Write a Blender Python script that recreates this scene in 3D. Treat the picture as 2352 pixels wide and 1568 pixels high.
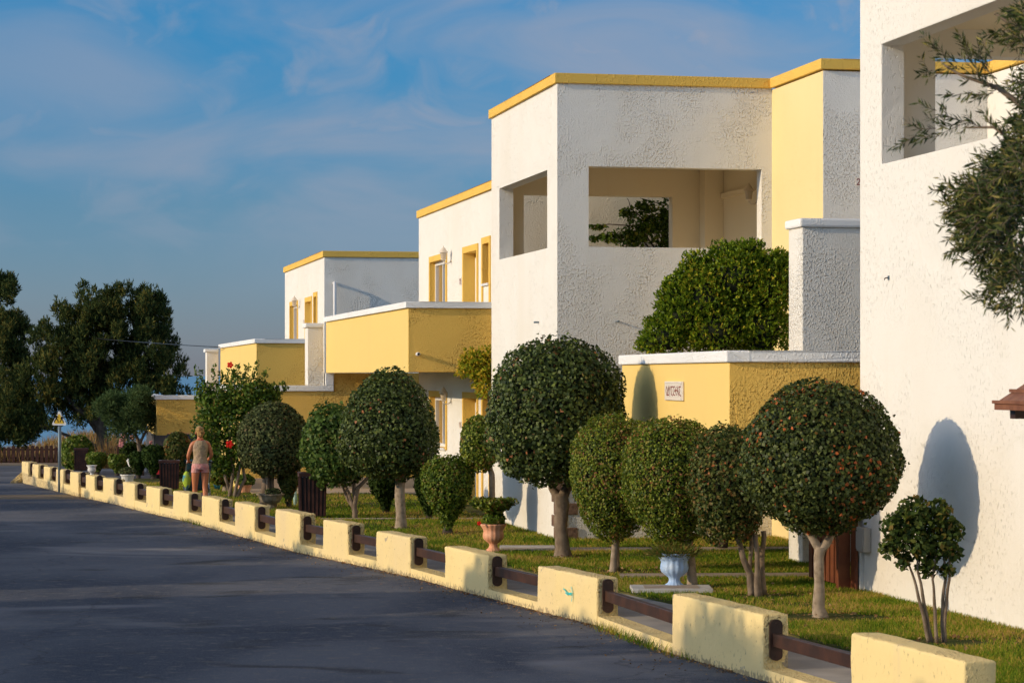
import bpy, bmesh, math, random
import numpy as np
from mathutils import Vector, Matrix, noise
R = math.radians
rnd = random.Random(7)
npr = np.random.default_rng(11)
for o in list(bpy.data.objects): bpy.data.objects.remove(o)
S = bpy.context.scene

# ------------------------------------------------------------------ camera
EYE = 2.8
FPX, HOR, CX = 5500.0, 862.0, 1176.0       # focal length, horizon, centre in the 2352 px wide picture the place was surveyed from
cam_d = bpy.data.cameras.new('camera'); cam = bpy.data.objects.new('camera', cam_d)
S.collection.objects.link(cam); S.camera = cam
cam.location = (0, 0, EYE); cam.rotation_euler = (R(90), 0, 0)
cam_d.sensor_width = 36; cam_d.lens = 36*FPX/2352
cam_d.shift_y = (HOR-784)/2352
cam_d.clip_start = 0.5; cam_d.clip_end = 30000
cam_d.dof.use_dof = True; cam_d.dof.focus_distance = 42; cam_d.dof.aperture_fstop = 9

# ------------------------------------------------------------------ sun and sky
SUN_AZ, SUN_EL = R(19.8), R(16.8)          # the light travels towards +x, a little towards +y, and down
w = bpy.data.worlds.new('World'); S.world = w; w.use_nodes = True
nt = w.node_tree; N = nt.nodes; L = nt.links
for n in list(N): N.remove(n)
def nd(t, **k):
    n = N.new(t)
    for a, b in k.items(): setattr(n, a, b)
    return n
out = nd('ShaderNodeOutputWorld'); bg = nd('ShaderNodeBackground'); bg.inputs[1].default_value = 0.145
sky = nd('ShaderNodeTexSky', sky_type='NISHITA', sun_disc=False)
sky.sun_elevation = SUN_EL; sky.sun_rotation = math.atan2(-math.cos(SUN_AZ), -math.sin(SUN_AZ))
sky.air_density = 1.0; sky.dust_density = 0.4; sky.ozone_density = 3.0
tc = nd('ShaderNodeTexCoord'); sep = nd('ShaderNodeSeparateXYZ'); L.new(tc.outputs['Generated'], sep.inputs[0])
mul = nd('ShaderNodeMix', data_type='RGBA', blend_type='MULTIPLY'); mul.inputs[0].default_value = 1
L.new(sky.outputs[0], mul.inputs[6])
rampe = nd('ShaderNodeValToRGB'); cr = rampe.color_ramp
cr.elements[0].position = 0.0; cr.elements[0].color = (0.41, 0.46, 0.78, 1)
cr.elements[1].position = 0.34; cr.elements[1].color = (5.8, 4.9, 4.1, 1)   # added bright belt above the view, fills shaded walls; dimmed overhead
e = cr.elements.new(0.46); e.color = (5.0, 4.2, 3.55, 1)
e = cr.elements.new(0.58); e.color = (.12, .16, .26, 1)
e = cr.elements.new(0.07); e.color = (0.29, 0.47, 0.71, 1)
e = cr.elements.new(0.15); e.color = (0.15, 0.55, 0.83, 1)
e = cr.elements.new(0.20); e.color = (0.22, 0.56, 0.84, 1)
L.new(sep.outputs[2], rampe.inputs[0]); L.new(rampe.outputs[0], mul.inputs[7])
def cloud(scale, loc, sc, lo, hi, det=6, dist=.5, rough=.5):
    mp = nd('ShaderNodeMapping'); mp.inputs['Scale'].default_value = sc; mp.inputs['Location'].default_value = loc
    mp.inputs['Rotation'].default_value = (0, R(9), 0)
    L.new(tc.outputs['Generated'], mp.inputs[0])
    nz = nd('ShaderNodeTexNoise'); nz.inputs['Scale'].default_value = scale; nz.inputs['Detail'].default_value = det
    nz.inputs['Roughness'].default_value = rough; nz.inputs['Distortion'].default_value = dist
    L.new(mp.outputs[0], nz.inputs[0])
    r = nd('ShaderNodeMapRange', interpolation_type='SMOOTHSTEP'); r.inputs[1].default_value = lo; r.inputs[2].default_value = hi
    L.new(nz.outputs[0], r.inputs[0]); return r.outputs[0]
c1 = cloud(1.0, (5.6, 0, 2.3), (8, 2, 20), .36, .74, 6, .8, .5)
c2 = cloud(1.0, (9.3, 0, 6.1), (22, 2, 34), .42, .76, 6, 1.1, .5)
mx = nd('ShaderNodeMath', operation='MAXIMUM'); L.new(c1, mx.inputs[0])
m2 = nd('ShaderNodeMath', operation='MULTIPLY'); m2.inputs[1].default_value = .9; L.new(c2, m2.inputs[0]); L.new(m2.outputs[0], mx.inputs[1])
# more cloud towards the right and higher up, clear haze at the horizon
grx = nd('ShaderNodeMapRange'); grx.inputs[1].default_value = -.24; grx.inputs[2].default_value = .16; grx.inputs[3].default_value = .36; grx.inputs[4].default_value = 1
L.new(sep.outputs[0], grx.inputs[0])
gr = nd('ShaderNodeMapRange'); gr.inputs[1].default_value = .025; gr.inputs[2].default_value = .085
L.new(sep.outputs[2], gr.inputs[0])
m3 = nd('ShaderNodeMath', operation='MULTIPLY'); L.new(mx.outputs[0], m3.inputs[0]); L.new(gr.outputs[0], m3.inputs[1])
m4 = nd('ShaderNodeMath', operation='MULTIPLY'); L.new(m3.outputs[0], m4.inputs[0]); L.new(grx.outputs[0], m4.inputs[1])
m5 = nd('ShaderNodeMath', operation='MULTIPLY'); L.new(m4.outputs[0], m5.inputs[0]); m5.inputs[1].default_value = 1.0
mc = nd('ShaderNodeMix', data_type='RGBA'); L.new(m5.outputs[0], mc.inputs[0]); L.new(mul.outputs[2], mc.inputs[6])
mc.inputs[7].default_value = (2.45, 2.6, 3.2, 1)
L.new(mc.outputs[2], bg.inputs[0]); L.new(bg.outputs[0], out.inputs[0])

sd = bpy.data.lights.new('sun', 'SUN'); so = bpy.data.objects.new('sun', sd); S.collection.objects.link(so)
sd.energy = 3.15; sd.angle = R(.55); sd.color = (1, .80, .53)
tv = Vector((math.cos(SUN_AZ)*math.cos(SUN_EL), math.sin(SUN_AZ)*math.cos(SUN_EL), -math.sin(SUN_EL)))
so.rotation_euler = tv.to_track_quat('-Z', 'Y').to_euler(); so.location = (-30, -10, 20)
S.view_settings.view_transform = 'Standard'; S.view_settings.look = 'None'
S.view_settings.exposure = -0.05; S.view_settings.gamma = 1
S.cycles.max_bounces = 6; S.cycles.diffuse_bounces = 4; S.cycles.transparent_max_bounces = 6

# ------------------------------------------------------------------ surveying helpers
def g(Y): return 0.0 if Y < 55 else -0.02*(Y-55)
def gY(py, off=.12):
    """distance at which the ground (plus off) is seen at height py"""
    Y = FPX*(EYE-off)/(py-HOR)
    if Y > 55: Y = FPX*(EYE-off-1.1)/((py-HOR)-.02*FPX)
    return Y
def PX(px, Y): return (px-CX)*Y/FPX
def PZ(py, Y): return EYE+(HOR-py)*Y/FPX
def spot(px, py, off=.12):
    Y = gY(py, off); return (PX(px, Y), Y, g(Y)+off)

# ------------------------------------------------------------------ object helpers
def prop(o, label=None, cat=None, group=None, kind=None):
    if label: o['label'] = label
    if cat: o['category'] = cat
    if group: o['group'] = group
    if kind: o['kind'] = kind
    return o
def thing(name, label, cat, loc=(0,0,0), rotz=0, group=None):
    o = bpy.data.objects.new(name, None); S.collection.objects.link(o)
    o.location = loc; o.rotation_euler = (0,0,rotz); o.empty_display_size = .2
    return prop(o, label, cat, group)
class M:
    """collects shapes, then links them as one mesh"""
    def __init__(s): s.v=[]; s.f=[]; s.m=[]; s.sm=[]
    def add(s, vs, fs, mi=0, smooth=False):
        b=len(s.v); s.v += [tuple(p) for p in vs]
        for f in fs: s.f.append([i+b for i in f]); s.m.append(mi); s.sm.append(smooth)
        return s
    def box(s, x0,x1,y0,y1,z0,z1, mi=0, fm={}):
        vs=[(x0,y0,z0),(x1,y0,z0),(x1,y1,z0),(x0,y1,z0),(x0,y0,z1),(x1,y0,z1),(x1,y1,z1),(x0,y1,z1)]
        fs={'-z':(0,3,2,1),'+z':(4,5,6,7),'-y':(0,1,5,4),'+x':(1,2,6,5),'+y':(2,3,7,6),'-x':(3,0,4,7)}
        for k,f in fs.items(): s.add([vs[i] for i in f],[(0,1,2,3)],fm.get(k,mi))
        return s
    def hexa(s, p, mi=0):
        """8 corners: bottom four then top four"""
        return s.add(p,[(0,3,2,1),(4,5,6,7),(0,1,5,4),(1,2,6,5),(2,3,7,6),(3,0,4,7)],mi)
    def panel(s, axis, t0,t1,u0,u1,z0,z1, holes=(), mi=0):
        us=sorted({u0,u1,*[h[0] for h in holes],*[h[1] for h in holes]}); zs=sorted({z0,z1,*[h[2] for h in holes],*[h[3] for h in holes]})
        us=[u for u in us if u0<=u<=u1]; zs=[z for z in zs if z0<=z<=z1]
        def solid(i,j):
            if i<0 or j<0 or i>=len(us)-1 or j>=len(zs)-1: return False
            u=(us[i]+us[i+1])/2; z=(zs[j]+zs[j+1])/2
            return not any(h[0]<u<h[1] and h[2]<z<h[3] for h in holes)
        P=(lambda t,u,z:(t,u,z)) if axis=='x' else (lambda t,u,z:(u,t,z))
        fl = axis=='y'
        def q(a,b,c,d):
            s.add([a,b,c,d] if not fl else [d,c,b,a],[(0,1,2,3)],mi)
        for i in range(len(us)-1):
            for j in range(len(zs)-1):
                if not solid(i,j): continue
                a,b,c,d=us[i],us[i+1],zs[j],zs[j+1]
                q(P(t0,a,c),P(t0,a,d),P(t0,b,d),P(t0,b,c)); q(P(t1,a,c),P(t1,b,c),P(t1,b,d),P(t1,a,d))
                if not solid(i-1,j): q(P(t0,a,c),P(t1,a,c),P(t1,a,d),P(t0,a,d))
                if not solid(i+1,j): q(P(t0,b,c),P(t0,b,d),P(t1,b,d),P(t1,b,c))
                if not solid(i,j-1): q(P(t0,a,c),P(t0,b,c),P(t1,b,c),P(t1,a,c))
                if not solid(i,j+1): q(P(t0,a,d),P(t1,a,d),P(t1,b,d),P(t0,b,d))
        return s
    def tube(s, pts, rad, n=8, mi=0, cap=True, jit=0, sq=1.0):
        pts=[Vector(p) for p in pts]; rings=[]
        if not hasattr(rad,'__len__'): rad=[rad]*len(pts)
        ref=Vector((0,0,1)) if abs((pts[-1]-pts[0]).normalized().z)<.9 else Vector((1,0,0))
        for i,p in enumerate(pts):
            d=(pts[min(i+1,len(pts)-1)]-pts[max(i-1,0)]).normalized()
            a=d.cross(ref).normalized(); b=d.cross(a).normalized()
            rings.append([p+(a*math.cos(2*math.pi*k/n)+b*math.sin(2*math.pi*k/n)*sq)*rad[i]*(1+jit*noise.noise(p*3+Vector((k*1.3,0,0)))) for k in range(n)])
        vs=[v for r in rings for v in r]; fs=[]
        for i in range(len(pts)-1):
            for k in range(n): fs.append((i*n+k,i*n+(k+1)%n,(i+1)*n+(k+1)%n,(i+1)*n+k))
        if cap: fs += [tuple(range(n)), tuple(reversed(range((len(pts)-1)*n,len(pts)*n)))]
        return s.add(vs,fs,mi,True)
    def lathe(s, prof, c=(0,0,0), n=24, mi=0, flute=0, nf=12):
        vs=[];fs=[]
        for i,(r,z) in enumerate(prof):
            for k in range(n):
                a=2*math.pi*k/n; rr=r*(1+flute*math.cos(nf*a)*(1 if 0<i<len(prof)-1 else 0))
                vs.append((c[0]+rr*math.cos(a),c[1]+rr*math.sin(a),c[2]+z))
        for i in range(len(prof)-1):
            for k in range(n): fs.append((i*n+k,i*n+(k+1)%n,(i+1)*n+(k+1)%n,(i+1)*n+k))
        return s.add(vs,fs,mi,True)
    def loft(s, rings, mi=0, cap=True, n=16):
        """rings: (cx,cy,cz,rx,ry) horizontal ellipses"""
        vs=[];fs=[]
        for (x,y,z,rx,ry) in rings:
            for k in range(n):
                a=2*math.pi*k/n; vs.append((x+rx*math.cos(a),y+ry*math.sin(a),z))
        for i in range(len(rings)-1):
            for k in range(n): fs.append((i*n+k,i*n+(k+1)%n,(i+1)*n+(k+1)%n,(i+1)*n+k))
        if cap: fs += [tuple(reversed(range(n))), tuple(range((len(rings)-1)*n,len(rings)*n))]
        return s.add(vs,fs,mi,True)
    def prism(s, poly, z0, z1, mi=0, top=None):
        n=len(poly); vs=[(x,y,z0) for x,y in poly]+[(x,y,z1) for x,y in (top or poly)]
        fs=[tuple(reversed(range(n))),tuple(range(n,2*n))]+[(i,(i+1)%n,n+(i+1)%n,n+i) for i in range(n)]
        return s.add(vs,fs,mi)
    def strokes(s, lines, O, U, V, Nn, wd, mi=0):
        """flat pen strokes on a plane: O origin, U and V in-plane axes, Nn outward"""
        O,U,V,Nn=map(Vector,(O,U,V,Nn))
        for ln in lines:
            for (p,q) in zip(ln,ln[1:]):
                a=O+U*p[0]+V*p[1]; b=O+U*q[0]+V*q[1]
                if (b-a).length<1e-6: continue
                d=(b-a).normalized(); sd_=d.cross(Nn).normalized()*wd/2; a=a-d*wd*.3; b=b+d*wd*.3
                s.add([a-sd_+Nn*.002,b-sd_+Nn*.002,b+sd_+Nn*.002,a+sd_+Nn*.002],[(0,1,2,3)],mi)
        return s
    def build(s, name, mats, parent=None, bevel=0, loc=None, face=None):
        me=bpy.data.meshes.new(name); me.from_pydata(s.v,[],s.f)
        if not isinstance(mats,(list,tuple)): mats=[mats]
        for m in mats: me.materials.append(m)
        me.polygons.foreach_set('material_index',s.m); me.polygons.foreach_set('use_smooth',s.sm); me.update()
        bm=bmesh.new(); bm.from_mesh(me); bmesh.ops.remove_doubles(bm,verts=bm.verts,dist=1e-5)
        bmesh.ops.recalc_face_normals(bm,faces=bm.faces); 
        if face:
            bm.normal_update(); fv=Vector(face)
            for f in bm.faces:
                if f.material_index==0 and f.normal.dot(fv)>.62: f.material_index=1
        bm.to_mesh(me); bm.free()
        o=bpy.data.objects.new(name,me); S.collection.objects.link(o)
        if parent: o.parent=parent
        if loc: o.location=loc
        if bevel:
            b=o.modifiers.new('bevel','BEVEL'); b.width=bevel; b.segments=2; b.limit_method='ANGLE'
        return o
def np_mesh(name, V, F, mats, parent=None, midx=None, smooth=False):
    """V (n,3), F (m,k) constant k"""
    me=bpy.data.meshes.new(name); k=F.shape[1]
    me.vertices.add(len(V)); me.vertices.foreach_set('co',np.ascontiguousarray(V,dtype=np.float32).ravel())
    me.loops.add(F.size); me.loops.foreach_set('vertex_index',np.ascontiguousarray(F,dtype=np.int32).ravel())
    me.polygons.add(len(F)); me.polygons.foreach_set('loop_start',np.arange(0,F.size,k,dtype=np.int32))
    me.polygons.foreach_set('loop_total',np.full(len(F),k,dtype=np.int32))
    for m in mats: me.materials.append(m)
    if midx is not None: me.polygons.foreach_set('material_index',np.asarray(midx,dtype=np.int32))
    if smooth: me.polygons.foreach_set('use_smooth',np.ones(len(F),dtype=bool))
    me.update(calc_edges=True); me.validate()
    o=bpy.data.objects.new(name,me); S.collection.objects.link(o)
    if parent: o.parent=parent
    return o

# ------------------------------------------------------------------ materials
def mat(name, col, rough=.8, bump=None, spec=.3, vary=None, metal=0, coat=0):
    """bump: (scale, strength, distance); vary: (scale, colour2, lo, hi)"""
    m=bpy.data.materials.new(name); m.use_nodes=True; t=m.node_tree; b=t.nodes['Principled BSDF']
    b.inputs['Base Color'].default_value=(*col,1); b.inputs['Roughness'].default_value=rough
    b.inputs['Specular IOR Level'].default_value=spec; b.inputs['Metallic'].default_value=metal; b.inputs['Coat Weight'].default_value=coat
    tc=t.nodes.new('ShaderNodeTexCoord')
    if vary:
        nz=t.nodes.new('ShaderNodeTexNoise'); nz.inputs['Scale'].default_value=vary[0]; nz.inputs['Detail'].default_value=6
        t.links.new(tc.outputs['Object'],nz.inputs[0])
        mr=t.nodes.new('ShaderNodeMapRange'); mr.inputs[1].default_value=vary[2]; mr.inputs[2].default_value=vary[3]; t.links.new(nz.outputs[0],mr.inputs[0])
        mx=t.nodes.new('ShaderNodeMix'); mx.data_type='RGBA'; mx.inputs[6].default_value=(*col,1); mx.inputs[7].default_value=(*vary[1],1)
        t.links.new(mr.outputs[0],mx.inputs[0]); t.links.new(mx.outputs[2],b.inputs['Base Color'])
    if bump:
        nz=t.nodes.new('ShaderNodeTexNoise'); nz.inputs['Scale'].default_value=bump[0]; nz.inputs['Detail'].default_value=4
        t.links.new(tc.outputs['Object'],nz.inputs[0])
        bp=t.nodes.new('ShaderNodeBump'); bp.inputs['Strength'].default_value=bump[1]; bp.inputs['Distance'].default_value=bump[2]
        t.links.new(nz.outputs[0],bp.inputs['Height']); t.links.new(bp.outputs[0],b.inputs['Normal'])
    return m
def stucco(name, col, stain, strength=.9, scale=22, dist=.03, stain_amt=.35, streak=True, pits=False, splash=0):
    m=bpy.data.materials.new(name); m.use_nodes=True; t=m.node_tree; n=t.nodes; l=t.links; b=n['Principled BSDF']
    b.inputs['Roughness'].default_value=.85; b.inputs['Specular IOR Level'].default_value=.25
    tc=n.new('ShaderNodeTexCoord')
    def nz(sc,det,scale3=(1,1,1),dist=0):
        mp=n.new('ShaderNodeMapping'); mp.inputs['Scale'].default_value=scale3; l.new(tc.outputs['Object'],mp.inputs[0])
        x=n.new('ShaderNodeTexNoise'); x.inputs['Scale'].default_value=sc; x.inputs['Detail'].default_value=det; x.inputs['Distortion'].default_value=dist
        l.new(mp.outputs[0],x.inputs[0]); return x.outputs[0]
    def mr(src,a,b_,c=0,d=1):
        x=n.new('ShaderNodeMapRange'); x.interpolation_type='SMOOTHSTEP'
        for i,v in enumerate((a,b_,c,d)): x.inputs[i+1].default_value=v
        l.new(src,x.inputs[0]); return x.outputs[0]
    def mth(op,a,b_):
        x=n.new('ShaderNodeMath'); x.operation=op
        for i,v in enumerate((a,b_)):
            if isinstance(v,(int,float)): x.inputs[i].default_value=v
            else: l.new(v,x.inputs[i])
        return x.outputs[0]
    lumps=mth('SUBTRACT',1.0,mr(nz(scale*1.3,2,(1,1,.35)),.60,.72)) if pits else mr(nz(scale,1.2,(1,1,.75),.1),.46,.80)        # trowelled lumps with flat gaps between them
    patch=mr(nz(.9,4,(1,1,1),.5),.40,.58,.12,1)                  # some patches are smoother
    hgt=mth('ADD',mth('MULTIPLY',lumps,patch),mth('MULTIPLY',nz(scale*2.6,2),.3))
    if not pits: hgt=mth('ADD',hgt,mth('MULTIPLY',nz(2.2,2),.5))
    bp=n.new('ShaderNodeBump'); bp.inputs['Strength'].default_value=strength; bp.inputs['Distance'].default_value=dist
    l.new(hgt,bp.inputs['Height']); l.new(bp.outputs[0],b.inputs['Normal'])
    st=mr(nz(.55,6,(1,1,.45)),.45,.75,0,stain_amt)
    if streak: st=mth('MAXIMUM',st,mr(nz(3.5,4,(1,1,.08)),.6,.82,0,stain_amt*.9))
    mx=n.new('ShaderNodeMix'); mx.data_type='RGBA'; mx.inputs[6].default_value=(*col,1); mx.inputs[7].default_value=(*stain,1)
    l.new(st,mx.inputs[0]); res=mx.outputs[2]
    if splash:   # mud splashed and paint flaked off in spots and drips
        sp=n.new('ShaderNodeSeparateXYZ'); l.new(tc.outputs['Object'],sp.inputs[0])
        low=mr(sp.outputs[2],.02,splash,.20,-.02); th=mth('ADD',nz(26,6,(1,1,.7)),low)
        mx2=n.new('ShaderNodeMix'); mx2.data_type='RGBA'; mx2.inputs[7].default_value=(.20,.15,.10,1); l.new(res,mx2.inputs[6]); l.new(mr(th,.60,.74,0,.65),mx2.inputs[0])
        chip=mr(nz(5,6,(1,1,1),.6),.685,.70,0,.8); mx3=n.new('ShaderNodeMix'); mx3.data_type='RGBA'; mx3.inputs[7].default_value=(.33,.28,.22,1); l.new(mx2.outputs[2],mx3.inputs[6]); l.new(chip,mx3.inputs[0]); res=mx3.outputs[2]
    l.new(res,b.inputs['Base Color'])
    return m
WHITE=stucco('white_stucco',(.80,.765,.70),(.62,.54,.43),1.0,36,.027,.45)
WHITE_SM=stucco('smooth_white_plaster',(.80,.765,.70),(.68,.60,.49),.35,26,.012,.3)
CREAM=stucco('interior_cream_paint',(.78,.68,.50),(.70,.58,.40),.2,20,.01,.3)
PALEY=stucco('pale_yellow_tower_paint',(.82,.66,.33),(.74,.58,.28),.55,30,.010,.4,pits=True)
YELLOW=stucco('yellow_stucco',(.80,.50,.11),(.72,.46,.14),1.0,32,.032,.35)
TRIMY=stucco('yellow_trim_stucco',(.80,.50,.10),(.70,.44,.11),.7,34,.016,.4,False)
CAPW=stucco('white_coping_paint',(.84,.83,.81),(.66,.66,.66),.7,36,.014,.4,False)
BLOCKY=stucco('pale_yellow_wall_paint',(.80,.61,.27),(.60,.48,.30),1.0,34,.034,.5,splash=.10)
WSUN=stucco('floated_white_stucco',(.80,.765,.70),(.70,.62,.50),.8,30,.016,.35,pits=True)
YSUN=stucco('sunlit_yellow_stucco',(.82,.585,.19),(.76,.53,.19),.55,30,.008,.30,pits=True)  # lighter copy of YELLOW for sunlit faces, light put into its colour
BSUN=stucco('sunlit_pale_yellow_paint',(.82,.645,.30),(.66,.53,.34),.6,30,.012,.6,pits=True,splash=.10)  # BLOCKY for the sunlit fronts, brightened through its colour
SHADOWGREY=stucco('painted_shadow_grey',(.07,.065,.065),(.10,.09,.08),.5,24,.02,.4)  # flat grey standing in for shadow on the far yard wall
PVC=mat('white_pvc',(.80,.80,.79),.35,spec=.5)
CURTAIN=mat('glass_before_brown_curtain',(.26,.18,.10),.12,spec=.6,coat=.6)
DGLASS=mat('dark_glass',(.02,.022,.025),.06,spec=.8,coat=.5)
DARKWOOD=mat('dark_stained_wood',(.035,.016,.010),.5,(40,.3,.004),.4,(6,(.07,.028,.015),.4,.7))
REDWOOD=mat('red_brown_wood',(.13,.035,.012),.55,(30,.3,.004),.4,(5,(.20,.06,.02),.4,.7))
CANOPY=mat('canopy_wood',(.24,.10,.05),.6,(30,.3,.004),.3,(8,(.16,.06,.03),.4,.7))
BINWOOD=mat('bin_wood',(.035,.013,.010),.6,(30,.3,.004),.3,(5,(.08,.03,.02),.4,.7))
STONE=mat('brown_quoin_stone',(.13,.075,.05),.85,(20,.8,.02),.3,(12,(.24,.15,.10),.4,.65))
TERRA=mat('terracotta',(.72,.33,.18),.7,(30,.2,.005),.3,(7,(.80,.45,.28),.45,.75))
BLUEP=mat('pale_blue_paint',(.36,.50,.72),.5,(30,.25,.004),.4,(7,(.50,.58,.68),.5,.8))
STONEP=mat('weathered_stone',(.33,.27,.19),.85,(40,.5,.008),.3,(9,(.20,.16,.10),.4,.7))
WPOT=mat('white_painted_pot',(.68,.66,.62),.6,(30,.2,.004),.3)
SLAB=mat('white_slab_paint',(.52,.50,.47),.7,(40,.3,.004),.3,(3,(.40,.37,.33),.45,.7))
PATH=mat('concrete_path',(.40,.32,.25),.9,(50,.5,.006),.2,(4,(.28,.22,.17),.4,.7))
SIDEWALK=mat('sidewalk_concrete',(.27,.25,.235),.85,(60,.4,.004),.3,(1.6,(.38,.34,.30),.45,.7))
TERRACE=mat('beige_terrace_paving',(.52,.40,.29),.8,(20,.3,.006),.3,(3,(.42,.32,.22),.4,.7))
LAWN=mat('lawn_soil',(.045,.06,.012),.95,(60,.6,.02),.1,(1.4,(.13,.10,.035),.45,.68))
DIRT=mat('dry_ground',(.26,.18,.12),.95,(8,.6,.05),.1,(.8,(.16,.13,.07),.4,.65))
GREYM=mat('grey_galvanised_pole',(.12,.17,.21),.5,spec=.5,metal=.3)
BLACK=mat('black_paint',(.012,.012,.014),.45)
SIGNY=mat('sign_yellow',(.75,.48,.04),.5); SIGNW=mat('sign_white',(.75,.76,.76),.5)
REDPEN=mat('dark_red_lettering',(.22,.015,.012),.6); BLUEPEN=mat('dark_blue_lettering',(.05,.04,.10),.6)
CERAMIC=mat('white_ceramic',(.80,.72,.62),.35,(20,.2,.004),.5)
CYANP=mat('turquoise_spray_paint',(.05,.55,.55),.6)
LAMPW=mat('cream_lamp_metal',(.72,.62,.50),.4); LAMPG=mat('lamp_glass',(.55,.45,.33),.15,spec=.7)
BARK=mat('grey_brown_bark',(.24,.18,.125),.9,(30,.7,.01),.2,(9,(.14,.10,.07),.4,.7))
BARKD=mat('dark_bark',(.06,.045,.035),.95,(20,.8,.02),.2,(6,(.10,.08,.06),.4,.7))
BARKP=mat('pale_bark',(.36,.28,.20),.9,(40,.5,.006),.2,(12,(.20,.15,.10),.45,.7))
INNER=mat('painted_inner_shade',(.016,.020,.008),.95)  # dark colour standing in for shade inside the foliage
SEA=mat('sea_water',(.12,.30,.46),.6,(.6,.25,.4),.2)
PLASTER_PIPE=mat('pipe_paint',(.74,.73,.72),.5)

def asphalt():
    m=bpy.data.materials.new('asphalt'); m.use_nodes=True; t=m.node_tree; n=t.nodes; l=t.links; b=n['Principled BSDF']
    b.inputs['Roughness'].default_value=.9; b.inputs['Specular IOR Level'].default_value=.08
    tc=n.new('ShaderNodeTexCoord')
    def nz(sc,det,s3=(1,1,1),dist=0):
        mp=n.new('ShaderNodeMapping'); mp.inputs['Scale'].default_value=s3; l.new(tc.outputs['Object'],mp.inputs[0])
        x=n.new('ShaderNodeTexNoise'); x.inputs['Scale'].default_value=sc; x.inputs['Detail'].default_value=det; x.inputs['Distortion'].default_value=dist; l.new(mp.outputs[0],x.inputs[0]); return x.outputs[0]
    def mr(src,a,b_,c=0,d=1):
        x=n.new('ShaderNodeMapRange'); x.interpolation_type='SMOOTHSTEP'
        for i,v in enumerate((a,b_,c,d)): x.inputs[i+1].default_value=v
        l.new(src,x.inputs[0]); return x.outputs[0]
    def mix(f,A,B):
        x=n.new('ShaderNodeMix'); x.data_type='RGBA'; l.new(f,x.inputs[0])
        for i,v in ((6,A),(7,B)):
            if isinstance(v,tuple): x.inputs[i].default_value=(*v,1)
            else: l.new(v,x.inputs[i])
        return x.outputs[2]
    c=mix(mr(nz(.35,6,(1,.5,1),.5),.35,.65),(.050,.060,.088),(.130,.136,.160))
    c=mix(mr(nz(.9,5,(.6,.9,1),.8),.57,.70,0,.85),c,(.045,.045,.050))       # worn oil patches
    c=mix(mr(nz(.5,5,(.4,.7,1),.9),.56,.72,0,.75),c,(.27,.26,.27))
    c=mix(mr(nz(6,6),.52,.75,0,.6),c,(.22,.19,.165))                       # dust
    vo=n.new('ShaderNodeTexVoronoi'); vo.feature='DISTANCE_TO_EDGE'; vo.inputs['Scale'].default_value=.22; mpv=n.new('ShaderNodeVectorMath'); mpv.operation='ADD'
    nv=n.new('ShaderNodeTexNoise'); nv.inputs['Scale'].default_value=1.3; nv.inputs['Detail'].default_value=6; l.new(tc.outputs['Object'],nv.inputs[0]); l.new(tc.outputs['Object'],mpv.inputs[0]); l.new(nv.outputs['Color'],mpv.inputs[1]); l.new(mpv.outputs[0],vo.inputs['Vector'])
    c=mix(mr(vo.outputs['Distance'],.0,.006,.4,0),c,(.03,.03,.033))        # cracks
    c=mix(mr(nz(70,2),.45,.8,0,.5),c,(.30,.28,.26))                        # stones in the surface
    l.new(c,b.inputs['Base Color'])
    bp=n.new('ShaderNodeBump'); bp.inputs['Strength'].default_value=.5; bp.inputs['Distance'].default_value=.006
    l.new(nz(90,3),bp.inputs['Height']); l.new(bp.outputs[0],b.inputs['Normal'])
    return m
ASPHALT=asphalt()

def leafmat(name, cols, rough=.45, trans=.25, spec=.4, patch=None):
    rough=min(.75,rough+.14); spec*=.55; trans+=.05
    """cols: list of (position, colour) over a per-leaf random number"""
    m=bpy.data.materials.new(name); m.use_nodes=True; t=m.node_tree; n=t.nodes; l=t.links; b=n['Principled BSDF']
    geo=n.new('ShaderNodeNewGeometry'); rp=n.new('ShaderNodeValToRGB'); cr=rp.color_ramp
    cr.elements[0].position=cols[0][0]; cr.elements[0].color=(*cols[0][1],1); cr.elements[1].position=cols[-1][0]; cr.elements[1].color=(*cols[-1][1],1)
    for p,c in cols[1:-1]: cr.elements.new(p).color=(*c,1)
    src=geo.outputs['Random Per Island']
    if patch:   # dry or fresh patches wander over the plant
        tc=n.new('ShaderNodeTexCoord'); nz=n.new('ShaderNodeTexNoise'); nz.inputs['Scale'].default_value=patch[0]; nz.inputs['Detail'].default_value=3
        l.new(tc.outputs['Object'],nz.inputs[0])
        mr=n.new('ShaderNodeMapRange'); mr.inputs[1].default_value=.3; mr.inputs[2].default_value=.7; mr.inputs[3].default_value=-patch[1]; mr.inputs[4].default_value=patch[1]
        l.new(nz.outputs[0],mr.inputs[0]); ad=n.new('ShaderNodeMath'); ad.use_clamp=True; l.new(src,ad.inputs[0]); l.new(mr.outputs[0],ad.inputs[1]); src=ad.outputs[0]
    l.new(src,rp.inputs[0]); l.new(rp.outputs[0],b.inputs['Base Color'])
    b.inputs['Roughness'].default_value=rough; b.inputs['Specular IOR Level'].default_value=spec
    tr=n.new('ShaderNodeBsdfTranslucent'); l.new(rp.outputs[0],tr.inputs[0]); mx=n.new('ShaderNodeMixShader'); mx.inputs[0].default_value=trans
    l.new(b.outputs[0],mx.inputs[1]); l.new(tr.outputs[0],mx.inputs[2]); l.new(mx.outputs[0],n['Material Output'].inputs[0])
    return m
IVY=leafmat('ivy_leaves',[(0,(.030,.048,.012)),(.5,(.070,.105,.024)),(.88,(.15,.185,.042)),(.985,(.17,.22,.04)),(.992,(.26,.12,.05)),(1,(.40,.15,.06))],.38,.2,.5,(1.6,.06))
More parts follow.
